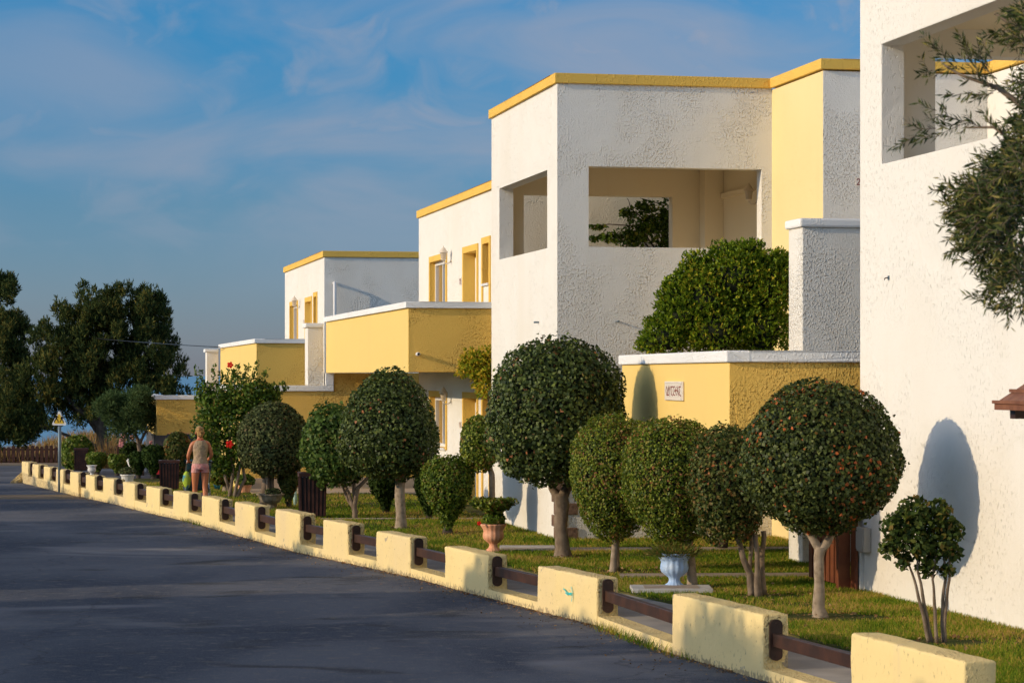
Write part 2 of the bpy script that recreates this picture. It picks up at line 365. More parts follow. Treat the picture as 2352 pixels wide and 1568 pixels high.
IVYR=leafmat('ivy_leaves_some_red',[(0,(.028,.043,.011)),(.5,(.066,.092,.021)),(.86,(.14,.165,.036)),(.955,(.16,.19,.035)),(.967,(.34,.12,.035)),(1,(.60,.15,.04))],.38,.2,.5,(1.3,.07))
FICUS=leafmat('ficus_leaves',[(0,(.045,.08,.008)),(.45,(.13,.19,.015)),(.8,(.30,.34,.035)),(.93,(.28,.20,.05)),(1,(.30,.12,.04))],.35,.25,.5,(2.2,.14))
FICUSD=leafmat('brownish_ficus_leaves',[(0,(.03,.05,.009)),(.45,(.075,.105,.02)),(.78,(.15,.16,.035)),(.93,(.20,.13,.04)),(1,(.38,.13,.04))],.4,.22,.4,(2.2,.14))
BOX=leafmat('boxwood_leaves',[(0,(.04,.08,.007)),(.5,(.11,.18,.014)),(.85,(.22,.28,.03)),(1,(.28,.20,.05))],.38,.25,.5,(3,.12))
GREYG=leafmat('grey_green_leaves',[(0,(.04,.055,.02)),(.5,(.08,.105,.035)),(.88,(.15,.17,.06)),(1,(.16,.10,.05))],.5,.15,.3,(2,.08))
LIGHTG=leafmat('light_green_leaves',[(0,(.035,.07,.012)),(.5,(.075,.14,.025)),(.9,(.16,.24,.045)),(1,(.26,.20,.06))],.4,.3,.4,(2,.1))
HIBI=leafmat('hibiscus_leaves',[(0,(.03,.065,.009)),(.5,(.07,.14,.014)),(.88,(.16,.24,.025)),(1,(.28,.26,.04))],.35,.28,.5,(1.5,.1))
CREEP=leafmat('creeper_leaves',[(0,(.05,.10,.007)),(.5,(.16,.25,.012)),(.85,(.34,.43,.025)),(1,(.52,.42,.04))],.4,.3,.4,(1.4,.12))
YCREEP=leafmat('yellowing_creeper_leaves',[(0,(.10,.17,.01)),(.4,(.34,.36,.02)),(.8,(.70,.50,.04)),(1,(.72,.40,.05))],.45,.35,.3)
OLIVE=leafmat('olive_leaves',[(0,(.022,.042,.012)),(.5,(.06,.088,.022)),(.85,(.17,.18,.04)),(1,(.34,.27,.07))],.4,.15,.4,(2.5,.15))
JUNI=leafmat('juniper_foliage',[(0,(.016,.032,.010)),(.45,(.042,.065,.018)),(.8,(.10,.12,.028)),(1,(.20,.16,.035))],.7,.2,.2,(.9,.28))
FEATH=leafmat('feathery_foliage',[(0,(.03,.06,.02)),(.5,(.065,.11,.035)),(1,(.12,.17,.06))],.6,.3,.2)
CONIF=leafmat('conifer_foliage',[(0,(.012,.03,.006)),(.6,(.03,.06,.010)),(1,(.06,.09,.015))],.6,.1,.2)
REDL=leafmat('red_petals',[(0,(.75,.01,.005)),(1,(.90,.03,.02))],.5,.3,.3)
PINKL=leafmat('pink_petals',[(0,(.75,.25,.25)),(1,(.85,.40,.38))],.5,.3,.3)
GRASS=leafmat('grass_blades',[(0,(.07,.14,.010)),(.35,(.15,.24,.014)),(.62,(.28,.32,.022)),(.82,(.46,.34,.06)),(1,(.52,.32,.10))],.55,.3,.2,(.7,.42))
DRYG=leafmat('dry_grass_blades',[(0,(.22,.15,.05)),(.6,(.42,.28,.10)),(.85,(.40,.15,.05)),(1,(.20,.22,.06))],.8,.2,.1,(.5,.3))

# ================================================================== THE SETTING
# wall base line at the kerb: (picture x, base y)
BASE=[(50,1108.6),(137,1130),(216,1148),(258,1156.7),(308,1170),(366,1184),(430,1197),(540,1229),(690,1270.7),(799,1293.7),(864,1308),(941,1325),(1120,1373),(1234,1403),(1370,1437),(1546,1503),(1697,1546),(1751,1563),(1953,1627),(2215,1712),(2700,1880)]
def basey(px):
    for (a,ya),(b,yb) in zip(BASE,BASE[1:]):
        if px<=b: return ya+(yb-ya)*(px-a)/(b-a)
    return BASE[-1][1]
BPTS=[]
for px,py in BASE:
    Y=gY(py,0); BPTS.append(Vector((PX(px,Y),Y,0)))
def wallpt(px):
    Y=gY(basey(px),0); return Vector((PX(px,Y),Y,0))
def offset(pts,d):
    r=[]
    for i,p in enumerate(pts):
        t=(pts[max(i-1,0)]-pts[min(i+1,len(pts)-1)]).normalized()   # towards the camera
        nrm=Vector((-t.y,t.x,0))
        if nrm.x<0: nrm=-nrm
        r.append(p+nrm*d)
    return r
def strip(name, left, right, off, m, thick=0):
    vs=[];fs=[]
    n=len(left)
    for a in left: vs.append((a.x,a.y,g(a.y)+off))
    for a in right: vs.append((a.x,a.y,g(a.y)+off))
    for i in range(n-1): fs.append((i,i+1,n+i+1,n+i))
    q=M().add(vs,fs)
    if thick:
        b=[(v[0],v[1],v[2]-thick) for v in vs]; m2=2*n
        q.add(vs+b,[(i,i+1,m2+i+1,m2+i) for i in range(n-1)]+[(n+i,n+i+1,m2+n+i+1,m2+n+i) for i in range(n-1)]+[(0,n,m2+n,m2),(n-1,2*n-1,m2+2*n-1,m2+n-1)])
    return q.build(name,m)
ys=[-60,10,30,55,60,70,80,90,100,112,118]
xs=[-400,-60,-30,0,30,60,400]
q=M(); vs=[(x,y,(g(y) if y<117 else -6)-.004) for y in ys for x in xs]
q.add(vs,[(j*7+i,j*7+i+1,(j+1)*7+i+1,(j+1)*7+i) for j in range(len(ys)-1) for i in range(6)])
prop(q.build('ground',DIRT),'dry sandy ground behind the fence and under the gardens','ground',kind='structure')
# the road: everything on the kerb's left, and the turning beyond the wall's end
q=M()
rp=BPTS[::-1]
vs=[];fs=[]
for p in rp: vs += [(-60,p.y,g(p.y)+.004),(p.x+.1,p.y,g(p.y)+.004)]
fs=[(2*i,2*i+1,2*i+3,2*i+2) for i in range(len(rp)-1)]
q.add(vs,fs)
y0=rp[-1].y
q.add([(-60,y0,g(y0)+.004),(rp[-1].x+.1,y0,g(y0)+.004),(rp[-1].x+.6,y0+1.2,g(y0+1.2)+.004),(-60,y0+1.2,g(y0+1.2)+.004)],[(0,1,2,3)])
q.add([(-60,y0+1.2,g(y0+1.2)+.004),(rp[-1].x+.6,y0+1.2,g(y0+1.2)+.004),(20,79,g(79)+.004),(20,96,g(96)+.004),(-60,96,g(96)+.004)],[(0,1,2,3,4)])
q.add([(-60,-30,.004),(12,-30,.004),(12,rp[0].y,.004),(-60,rp[0].y,.004)],[(0,1,2,3)])
prop(q.build('road',ASPHALT),'dark asphalt road curving down to the left in shade','road',kind='structure')
SWN=1.42
sw_l=offset(BPTS,.26); sw_r=offset(BPTS,SWN)
prop(strip('sidewalk',sw_l,sw_r,.10,SIDEWALK,.2),'grey concrete sidewalk between the low wall and the lawn','sidewalk',kind='structure')
lw=[Vector((p.x+(0 if i else 0),p.y,0)) for i,p in enumerate(sw_r)]
lr=[Vector((16,p.y,0)) for p in sw_r]
prop(strip('lawn',lw,lr,.12,LAWN,.2),'green and straw coloured lawn in front of the apartments','lawn',kind='structure')
prop(M().box(-9000,9000,117,26000,-7,-6).build('sea',SEA),'blue sea seen between the trees at the left','sea',kind='structure')
# beige terrace by the third house, and thin paths across the lawn
def quadz(q,pts,off,th=.03):
    vs=[(x,y,g(y)+off) for x,y in pts]; q.prism([(v[0],v[1]) for v in vs],0,0) if False else q.add(vs+[(v[0],v[1],v[2]-th) for v in vs],[(0,1,2,3),(7,6,5,4),(0,4,5,1),(1,5,6,2),(2,6,7,3),(3,7,4,0)])
D1=(-.2023,.9793); D2=(.9793,.2023)
def path_at(px0,py,px1,wd,off=.133):
    a=spot(px0,py); b=(PX(px1,a[1]*1.0),a[1]+ (PX(px1,a[1])-a[0])*.05)
    return [(a[0],a[1]),(b[0],b[1]),(b[0],b[1]+wd),(a[0],a[1]+wd)]
q=M(); quadz(q,path_at(1150,1266,2100,.42),.15); prop(q.build('path',PATH),'thin concrete path crossing the lawn behind the terracotta urn','path',kind='structure')
q=M(); quadz(q,path_at(1425,1327,1930,.42),.15); prop(q.build('path',PATH),'thin concrete path crossing the lawn behind the pale blue urn','path',kind='structure')
q=M(); quadz(q,path_at(735,1193,1120,.3),.135); prop(q.build('path',PATH),'thin path edge in the shaded lawn beside the wooden bin','path',kind='structure')
q=M(); quadz(q,[(-5.9,54.4),(-1.2,54.4),(-1.9,57.6),(-6.4,57.6)],.14); prop(q.build('terrace',TERRACE),'beige paved terrace before the third house','terrace',kind='structure')
# dunes behind the fence
q=M(); nx,ny=60,8
vs=[];fs=[]
for j in range(ny):
    for i in range(nx):
        x=-34+i*.55; y=104.5+j*1.2
        h=math.sin(math.pi*min(1,max(0,j/(ny-1))))*(.55+.55*noise.noise(Vector((x*.25,1.7,0))))
        h*= .6+.8*math.exp(-((x+19)/4)**2)
        vs.append((x,y,g(y)+max(0,h)+.0))
for j in range(ny-1):
    for i in range(nx-1): fs.append((j*nx+i,j*nx+i+1,(j+1)*nx+i+1,(j+1)*nx+i))
DUNEV=vs; q.add(vs,fs,0,True); prop(q.build('terrain',DIRT),'low sandy dune with dry grass beyond the dark fence','dune',kind='structure')

# ================================================================== BUILDINGS
def frame_rot(vx):
    r=(vx-CX)/FPX; n=math.hypot(r,1); d1=Vector((r/n,1/n)); return math.atan2(-d1.x,d1.y), d1, Vector((d1.y,-d1.x))
# local x runs along the shaded faces (to the right), local y runs along the sunlit faces (away)
def part(q,name,m,parent,bevel=0,label=None):
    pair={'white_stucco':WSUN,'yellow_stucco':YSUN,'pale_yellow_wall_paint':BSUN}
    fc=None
    if not isinstance(m,(list,tuple)) and m.name in pair:      # road-facing side takes a smoother sunlit copy, yellows painted lighter there
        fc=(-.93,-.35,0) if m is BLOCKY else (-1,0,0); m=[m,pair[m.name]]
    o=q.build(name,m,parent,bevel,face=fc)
    if label: o['label']=label
    return o
def copings(q,x0,x1,y0,y1,z0,z1,ov=.05,th=.3):
    """a coping ring around a roof edge"""
    q.panel('y',y0-ov,y0+th,x0-ov,x1+ov,z0,z1); q.panel('x',x0-ov,x0+th,y0+th,y1+ov,z0,z1)
    q.panel('x',x1-th,x1+ov,y0+th,y1+ov,z0,z1); q.panel('y',y1-th,y1+ov,x0+th,x1-th,z0,z1)
def lantern(x,y,z,rot,label):
    """wall lantern: the plate is on the wall at the origin, the arm reaches along local -x"""
    t=thing('wall_lantern',label,'wall lamp',(x,y,z),rot,'lantern lamps on the house walls'); t.scale=(.85,.85,.78)
    part(M().lathe([(0,0),(.055,0),(.05,.012),(.03,.02),(0,.022)],n=12),'wall_plate',LAMPW,t).rotation_euler=(0,R(-90),0)
    part(M().tube([(-.01,0,-.02),(-.08,0,-.07),(-.15,0,-.08),(-.19,0,-.04),(-.2,0,0)],.014,8),'arm',LAMPW,t)
    part(M().lathe([(0,0),(.045,0),(.07,.03),(.075,.04),(0,.04)],(-.2,0,0),8),'lamp_base',LAMPW,t)
    q=M().lathe([(.062,.04),(.088,.22)],(-.2,0,0),6); part(q,'lamp_glass',LAMPG,t)
    part(M().lathe([(.12,.22),(.115,.235),(.05,.34),(.015,.37),(.012,.40),(0,.41)],(-.2,0,0),6),'lamp_roof',LAMPW,t)
    return t
def digits(txt,h,gap=.3):
    G={'1':[[(.2,.8),(.5,1),(.5,0)]],'2':[[(0,.8),(.15,1),(.45,1),(.6,.8),(.6,.6),(0,0),(.6,0)]],'0':[[(0,.2),(0,.8),(.2,1),(.4,1),(.6,.8),(.6,.2),(.4,0),(.2,0),(0,.2)]],
       '9':[[(.6,.5),(.2,.45),(0,.6),(0,.85),(.2,1),(.45,1),(.6,.85),(.6,.3),(.4,0),(.1,0)]],'8':[[(.3,.52),(0,.75),(.1,1),(.5,1),(.6,.75),(.3,.52),(0,.25),(.1,0),(.5,0),(.6,.25),(.3,.52)]]}
    r=[];x=0
    for c in txt:
        for ln in G[c]: r.append([((x+p[0])*h*.8,p[1]*h) for p in ln])
        x+=.6+gap
    return r,(x-gap)*h*.8

# ---- house A: the near white wall on the right
rz,_,_=frame_rot(40)
YA=gY(1354); A0=(PX(1975,YA),YA,.12)
hA=thing('white_house','big white stucco house wall at the right edge of the picture with an upper loggia','house',A0,rz)
z=lambda v:v-.12
hole_y=(-7.6,-.76,z(5.375),z(6.835))
q=M().panel('x',0,.3,-13,0,z(-.2),z(7.75),[hole_y]); part(q,'wall',WSUN,hA,.012)
q=M().panel('y',-.3,0,.3,7,z(-.2),z(7.75),[(.88,3.9,z(5.1),z(6.79))])
part(q,'end_wall',WHITE_SM,hA)
q=M().box(.3,7,-13,-.3,z(5.0),z(5.12)); part(q,'loggia_floor',CREAM,hA)
q=M().box(.3,7,-13,-.3,z(7.12),z(7.3)); part(q,'ceiling',CREAM,hA)
q=M().panel('x',4.2,4.4,-13,-.3,z(5.12),z(7.12)); part(q,'inner_wall',WHITE_SM,hA)
q=M().panel('x',-.05,.34,-13.05,.05,z(7.75),z(7.92)); q.panel('y',-.3,.05,.34,7.05,z(7.75),z(7.92)); part(q,'roof_trim',TRIMY,hA)
def at_on(frame_o,rot,px,plane='x',c=0):
    """local coordinate on a house's sunlit (x=c) or shaded (y=c) face under picture column px"""
    ca,sa=math.cos(rot),math.sin(rot); k=(px-CX)/FPX; X0,Y0=frame_o[0],frame_o[1]
    # world = O + x*(ca,sa) + y*(-sa,ca)
    if plane=='x':
        X0+=c*ca; Y0+=c*sa; t=(k*Y0-X0)/(-sa-k*ca); return t, Y0+t*ca
    X0+=-c*sa; Y0+=c*ca; t=(k*Y0-X0)/(ca-k*sa); return t, Y0+t*sa
def local2world(o,rot,x,y): return (o[0]+x*math.cos(rot)-y*math.sin(rot), o[1]+x*math.sin(rot)+y*math.cos(rot))
# meter box and pipe at the corner of house A
t=thing('meter_box','grey white electricity meter box on the corner of the near white house','meter box',(*local2world(A0,rz,0,-.22),.12),rz)
MB_=mat('weathered_grey_plastic',(.42,.39,.34),.6); part(M().box(-.10,-.004,-.20,.16,.50,.80),'box_body',MB_,t,.006); part(M().box(-.06,-.004,.06,.20,.0,.50),'conduit',WPOT,t,.006); part(M().box(-.108,-.1,-.17,.13,.53,.77),'box_door',MB_,t)
# wooden door canopy at the right edge
cy,Yc=at_on(A0,rz,2352,'x',0)
t=thing('door_canopy','brown wooden canopy corner jutting from the white wall at the right edge','canopy',(*local2world(A0,rz,0,cy-2.6),0),rz)
q=M().hexa([(-1.44,-1.6,2.48),(-.003,-1.6,2.90),(-.003,0,2.90),(-1.44,0,2.48),(-1.44,-1.6,2.54),(-.003,-1.6,3.42),(-.003,0,3.42),(-1.44,0,2.54)])
part(q,'canopy_roof',CANOPY,t,.006)
q=M()
for i in range(8): q.box(-1.46+i*.17,-1.46+i*.17+.012,-1.61,.006,2.54+i*.104,2.57+i*.104)
part(q,'shingle_edge',CANOPY,t)
q=M().tube([(-.95,-.1,2.56),(-.5,-.1,2.3),(-.02,-.1,2.1)],.04,6).box(-1.3,-.02,-.16,-.04,2.40,2.50); part(q,'bracket',DARKWOOD,t)
# small fixing in the wall of A
fy,FY=at_on(A0,rz,2042,'x',0)
t=thing('wall_hook','small rusty hook in the near white wall','hook',(*local2world(A0,rz,0,fy),PZ(637,FY)),rz)
part(M().tube([(0,0,0),(-.05,0,-.01),(-.06,0,-.03)],.008,6),'hook',DARKWOOD,t); part(M().box(-.012,-.002,-.02,.02,-.03,.02),'hook_plate',GREYM,t)

# ---- house B: the tall house with the loggia
YB=39.2; B0=(PX(1280,YB),YB,0)
hB=thing('loggia_house','tall white house with a yellow roof band and an open upper loggia','house',B0,rz)
q=M().panel('x',0,.26,.26,5.55,-.3,7.58,[(.756,4.809,4.92,6.225)]); part(q,'sunlit_wall',WSUN,hB)
q=M().panel('y',0,.26,0,3.67,-.3,7.58,[(.527,3.49,4.91,6.23)]); part(q,'loggia_front',WHITE,hB)
q=M().panel('y',5.29,5.55,.26,9,-.3,7.58,[(.56,3.42,4.85,6.16)]); part(q,'loggia_back',CREAM,hB)
q=M().box(.26,4.3,.26,5.29,4.3,4.42); part(q,'loggia_floor',CREAM,hB)
q=M().box(.26,4.3,.26,5.29,6.72,6.86); part(q,'ceiling',CREAM,hB)
q=M().box(4.3,9,.26,5.29,-.3,7.4).box(3.94,4.296,4.9,5.286,4.42,6.72).box(4.24,4.297,.3,4.88,6.10,6.2); part(q,'inner_wall',CREAM,hB)
q=M().box(3.67,9,-2.58,.256,-.3,7.56,0,{'-x':1}); part(q,'side_wing',[WHITE,PALEY],hB,.012)
q=M().box(6.4,12,-6,-2.584,-.3,7.56); part(q,'rear_wing',WHITE,hB,.012)
q=M(); T0,T1=7.58,7.745
q.panel('y',-.05,.3,-.05,3.67,T0,T1); q.panel('x',-.05,.3,.3,5.6,T0,T1); q.panel('y',5.25,5.6,.3,9,T0,T1); q.panel('x',3.62,3.97,-2.63,-.05,T0,T1)
q.panel('y',-2.63,-2.28,3.97,6.35,T0,T1); q.panel('x',6.35,6.7,-6.05,-2.28,T0,T1); part(q,'roof_trim',TRIMY,hB,.01)
q=M().box(.3,9,.3,5.25,7.4,7.5); part(q,'roof',WHITE_SM,hB)
ca,_=at_on(B0,rz,1680,'y',1.5); cb,_=at_on(B0,rz,1752,'y',1.5)
part(M().box(ca,cb,1.5,2.2,7.6,7.93),'roof_hatch',YELLOW,hB,.01)
q=M()
for i in range(6):
    h=.19; z0=.12+i*.20; lx=.34 if i%2==0 else .17; ly=.17 if i%2==0 else .34
    q.box(-.025,lx,-.025,.0,z0,z0+h); q.box(-.025,0,.0,ly,z0,z0+h)
part(q,'corner_stone',STONE,hB,.012)
lx,ly=local2world(B0,rz,4.296,2.75)
lantern(lx,ly,PZ(462,42.8),rz,'cream wall lantern inside the loggia of the tall house')
for (px,py,pl) in ((1238,740,'x'),(1418,738,'y')):
    u,YY=at_on(B0,rz,px,pl,0); wx,wy=local2world(B0,rz,0 if pl=='x' else u, u if pl=='x' else 0)
    t=thing('drain_spout','short metal spout in the '+('sunlit' if pl=='x' else 'shaded')+' face of the tall loggia house','spout',(wx,wy,PZ(py,YY)),rz)
    part(M().tube([(0,0,0),(-.09,0,0)] if pl=='x' else [(0,0,0),(0,-.09,0)],.016,8),'spout_pipe',GREYM,t)
# house number on the shaded wing
u,YY=at_on(B0,rz,1975,'y',-2.58); wx,wy=local2world(B0,rz,u+.0,-2.58)
t=thing('house_number','white number plate with a dark red 2 on the shaded grey wing','number plate',(wx,wy,PZ(418,YY)),rz,'house number plates')
part(M().box(-.07,.09,-.012,-.002,-.075,.075),'plate',CERAMIC,t)
ln,wd=digits('2',.09); part(M().strokes(ln,(-.05,-.0135,-.045),(1,0,0),(0,0,1),(0,-1,0),.014),'numeral',REDPEN,t)

# ---- white stair wall between B and A
YR=34.2
rw=thing('stair_wall','tall white stair wall with a rounded cap between the loggia house and the near house','wall',(PX(1843,YR),YR,0),rz)
part(M().box(0,4.5,0,.62,-.1,PZ(522,YR)),'wall_body',[WHITE],rw,.012)
part(M().box(-.05,4.5,-.05,.67,PZ(522,YR)+.002,PZ(501,YR)),'coping',CAPW,rw,.03)
# ---- yellow patio parapet with the name sign
ro,_,_=frame_rot(400); YO=30.4; O0=(PX(1675,YO),YO,0)
pw=thing('patio_parapet','yellow patio parapet with white coping and a ceramic name sign facing the road','parapet',O0,ro)
part(M().panel('x',0,.2,0,7.35,1.5,2.965).panel('y',0,.2,.2,3.2,1.5,2.965),'parapet_wall',YELLOW,pw,.012)
part(M().panel('x',-.05,.25,-.05,7.40,2.967,3.117).panel('y',-.05,.25,.25,3.2,2.967,3.117),'coping',CAPW,pw,.02)
part(M().box(.2,3.2,.2,7.2,1.5,1.62),'soffit',CREAM,pw)
part(M().box(2.6,3.2,.5,7.0,-.1,1.5),'support_wall',WHITE_SM,pw)
u0,Y1=at_on(O0,ro,1531,'x',0); u1,Y2=at_on(O0,ro,1572,'x',0)
um=(u0+u1)/2; Ym=(Y1+Y2)/2; wx,wy=local2world(O0,ro,0,um); hw=abs(u0-u1)/2; zc=PZ(897.5,Ym); hh=.135
t=thing('name_sign','white ceramic sign with dark red Greek lettering on the yellow patio parapet','sign',(wx,wy,zc),ro)
part(M().box(-.03,-.004,-hw,hw,-hh,hh),'sign_plate',CERAMIC,t,.008)
part(M().box(-.036,-.03,-hw*.9,hw*.9,hh*.82,hh*.92).box(-.036,-.03,-hw*.9,hw*.9,-hh*.95,-hh*.85).tube([(-.031,-hw*.88,hh*.82),(-.038,-hw*.88,hh*.82)],.022,10).tube([(-.031,-hw*.88,-hh*.72),(-.038,-hw*.88,-hh*.72)],.02,10),'scroll_edge',CERAMIC,t)
# lettering traced from the sign: unit box x 0..1, y 0..1
LT=[[(.06,.9),(0,.5),(.08,0),(.13,.45),(.06,.9)],[(.10,.05),(.21,.05),(.20,.95),(.10,.05)],[(.24,.9),(.28,.45)],[(.34,.95),(.28,.45),(.27,-.05)],
    [(.47,.9),(.36,.88),(.42,.5),(.36,.15),(.47,0)],[(.60,.9),(.50,.88),(.56,.5),(.49,.15),(.61,.05)],[(.70,.9),(.62,.5),(.70,.1)],[(.60,.5),(.74,.55)],
    [(.74,.1),(.79,.95),(.85,.0)],[(.76,.45),(.83,.45)],[(.98,.92),(.86,.88),(.93,.5),(.86,.2),(.99,0)]]
part(M().strokes([[(p[0]*hw*1.72,p[1]*hh*1.05) for p in l] for l in LT],(-.031,hw*.84,-hh*.5),(0,-1,0),(0,0,1),(-1,0,0),.0145),'lettering',REDPEN,t)

# ---- houses C and D: the same house twice, the farther one lower and beyond
def row_house(O,vx,dz,label,far):
    rot,_,_=frame_rot(vx); h=thing('balcony_house',label,'house',(O[0],O[1],dz),rot)
    W1,W2=(5.46,'win'),(2.46,'win')
    holes=[]
    wins=[]
    for lvl,zt in (('upper',5.46),('lower',2.46)):
        bot=3.1 if lvl=='upper' else 1.19
        wins.append(('window',-2.25,0,bot,zt,lvl)); 
        wins.append(('door',-5.83,-4.13,zt-2.36,zt,lvl))
        wins.append(('niche',-7.12,-6.22,zt-.88,zt+.08,lvl))
    for k,a,b,z0,z1,l in wins: holes.append((a,b,z0,z1))
    part(M().panel('x',0,.34,-8.33,1.49,-1.5,6.43,holes),'sunlit_wall',WHITE,h)
    part(M().panel('y',-8.67,-8.33,0,9,-1.5,6.43).panel('y',1.15,1.49,.34,9,-1.5,6.43).panel('x',8.7,9,-8.33,1.15,-1.5,6.43),'shaded_wall',WHITE,h)
    q=M(); copings(q,0,9,-8.67,1.49,6.432,6.60); part(q,'roof_trim',TRIMY,h,.01)
    part(M().box(.34,8.7,-8.33,1.15,6.2,6.3),'roof',WHITE_SM,h)
    for k,a,b,z0,z1,l in wins:
        s=.13
        inner=(a+s,b-s,z0 if k=='door' or (k=='window' and l=='upper') else z0+.04,z1-s)
        q=M().panel('x',-.025,.32,a,b,z0,z1,[inner]); f=part(q,'door' if k=='door' else 'window',TRIMY,h)
        ia,ib,iz0,iz1=inner
        if k=='window':
            part(M().panel('x',.10,.17,ia,ib,iz0,iz1,[(ia+.07,(ia+ib)/2-.03,iz0+.07,iz1-.08),((ia+ib)/2+.03,ib-.07,iz0+.07,iz1-.08)]),'frame',PVC,f)
            part(M().box(.14,.15,(ia+ib)/2+.03,ib-.07,iz0+.07,iz1-.08),'pane',CURTAIN,f)
            part(M().box(.15,.16,ia+.07,(ia+ib)/2-.03,iz0+.07,iz1-.08),'pane',DGLASS,f)
            if l=='lower': part(M().box(-.06,.1,ia,ib,iz0-.05,iz0-.001),'sill',PVC,f)
        elif k=='door':
            part(M().box(.24,.29,ia,ib,iz0,iz1),'frame',PVC,f)
            part(M().panel('x',.215,.24,ia+.08,ib-.08,iz0+.05,iz1-.1,[(ia+.2,ib-.2,iz0+.25,iz1-.25)]),'door_leaf',PVC,f)
            part(M().box(.226,.238,ia+.21,ib-.21,iz0+.26,iz1-.26),'door_panel',PVC,f)
            part(M().tube([(.215,ia+.14,iz0+1.0),(.16,ia+.14,iz0+1.0),(.16,ia+.25,iz0+1.0)],.012,6),'handle',GREYM,f)
        else:
            part(M().box(.27,.29,ia,ib,iz0,iz1),'pane',CURTAIN,f); part(M().box(-.05,.26,ia-.03,ib+.03,iz0-.045,iz0-.001),'sill',PVC,f)
            part(M().panel('x',-.025,-.002,a,a+s,z0-1.5,z0-.002).panel('x',-.025,-.002,b-s,b,z0-1.5,z0-.002),'side_trim',TRIMY,f)
    # the long balcony
    part(M().panel('x',-1.80,-1.62,-8.1,4.3,2.86,4.08).panel('y',-8.1,-7.92,-1.62,-.002,2.86,4.08),'balcony_parapet',YELLOW,h,.012)
    part(M().panel('x',-1.86,-1.58,-8.16,4.35,4.083,4.205).panel('y',-8.16,-7.88,-1.58,-.002,4.083,4.205),'balcony_coping',CAPW,h,.012)
    part(M().box(-1.618,-.002,-7.918,4.3,2.875,2.99),'balcony_slab',CREAM,h)
    # low yard wall with its coping and the white divider standing on it
    part(M().panel('y',4.3,4.5,-3.85,.8,-1.5,2.42).panel('x',-3.85,-3.65,4.5,10.5,-1.5,2.42).panel('y',4.32,4.48,-1.60,.8,2.42,2.858),'yard_wall',YELLOW,h,.012)
    part(M().panel('y',4.24,4.56,-3.91,-1.62,2.423,2.56).panel('x',-3.91,-3.59,4.56,10.56,2.423,2.56).panel('y',4.24,4.56,-1.82,-1.62,2.562,2.856),'yard_coping',CAPW,h,.012)
    part(M().panel('y',4.32,4.9,-2.24,-1.86,2.563,3.95),'divider',WHITE,h,.01)
    part(M().panel('y',4.28,4.94,-2.30,-1.86,3.952,4.06),'divider_cap',CAPW,h,.02)
    part(M().panel('y',4.24,4.297,-3.6,.6,-.5,.34),'skirting',TERRACE,h)
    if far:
        part(M().panel('y',4.27,4.298,-3.88,-.5,-1.4,1.27).panel('x',-3.88,-3.852,4.298,10.4,-1.4,1.27),'shadow_band',SHADOWGREY,h)  # thin slabs painting a cast shadow along the wall's lower part
        u,YY=at_on(O,rot,767,'y',-8.67)
        part(M().tube([(u,-8.69,5.72),(u,-8.80,5.72),(u,-8.86,5.65),(u,-8.86,2.5)],.045,8),'drain_pipe',PLASTER_PIPE,h)
        part(M().box(u+.06,u+.10,-8.86,-8.68,4.7,4.73),'pipe_clip',PLASTER_PIPE,h)
    for zl,w_ in ((5.05,'upper'),(2.05,'lower')):
        if far and w_=='lower': continue
        wx,wy=local2world(O,rot,-.002,-2.75)
        lantern(wx,wy,zl+dz+.20,rot,('cream wall lantern beside the %s window of the farthest house' if far else 'cream wall lantern beside the %s window of the middle house')%w_)
        wx,wy=local2world(O,rot,-.002,-3.85)
        t=thing('house_number',('small red on white number plate of the farthest house' if far else 'small red on white number plate by the %s door of the middle house'%w_),'number plate',(wx,wy,zl+dz-.28),rot,'house number plates')
        part(M().box(-.012,-.001,-.10,.10,-.07,.07),'plate',CERAMIC,t)
        ln,wd=digits({'upper':'12','lower':'11'}[w_] if not far else '9',.09); part(M().strokes(ln,(-.0135,wd/2,-.045),(0,-1,0),(0,0,1),(-1,0,0),.024),'numeral',REDPEN,t)
    return h,rot
C0=(-1.8522,53.9); D0=(-6.85,73.9)
hC,rC=row_house(C0,40,0,'white house with a long yellow balcony and ground floor door, middle of the row',False)
hD,rD=row_house(D0,60,-.4,'farthest white house with its yellow balcony and a drain pipe',True)
# small security lamp on the balcony front of C
u,YY=at_on(C0,rC,958,'y',-8.1); wx,wy=local2world(C0,rC,u,-8.1)
t=thing('balcony_lamp','small white spotlight tube on the shaded yellow balcony front','lamp',(wx,wy,PZ(813,YY)),rC)
part(M().tube([(0,0,0),(0,-.16,0)],.035,10),'lamp_tube',PVC,t); part(M().tube([(0,-.1601,0),(0,-.163,0)],.026,10),'lens',BLACK,t)
# name plate on D's yard wall
u,YY=at_on(D0,rD,351,'x',-3.85); wx,wy=local2world(D0,rD,-3.853,min(u,9))
t=thing('name_sign','small white sign with dark red letters on the far yellow yard wall','sign',(wx,wy,PZ(935.5,YY)),rD)
part(M().box(-.03,-.001,-.55,.55,-.13,.13),'sign_plate',CERAMIC,t,.006)
part(M().strokes([[(0,0),(0,.15),(.22,0),(.22,.15)],[(.32,0),(.42,.15),(.52,0)],[(.64,0),(.64,.15),(.76,.07),(.86,.15),(.86,0)]],(-.031,.42,-.075),(0,-1,0),(0,0,1),(-1,0,0),.05),'lettering',REDPEN,t)

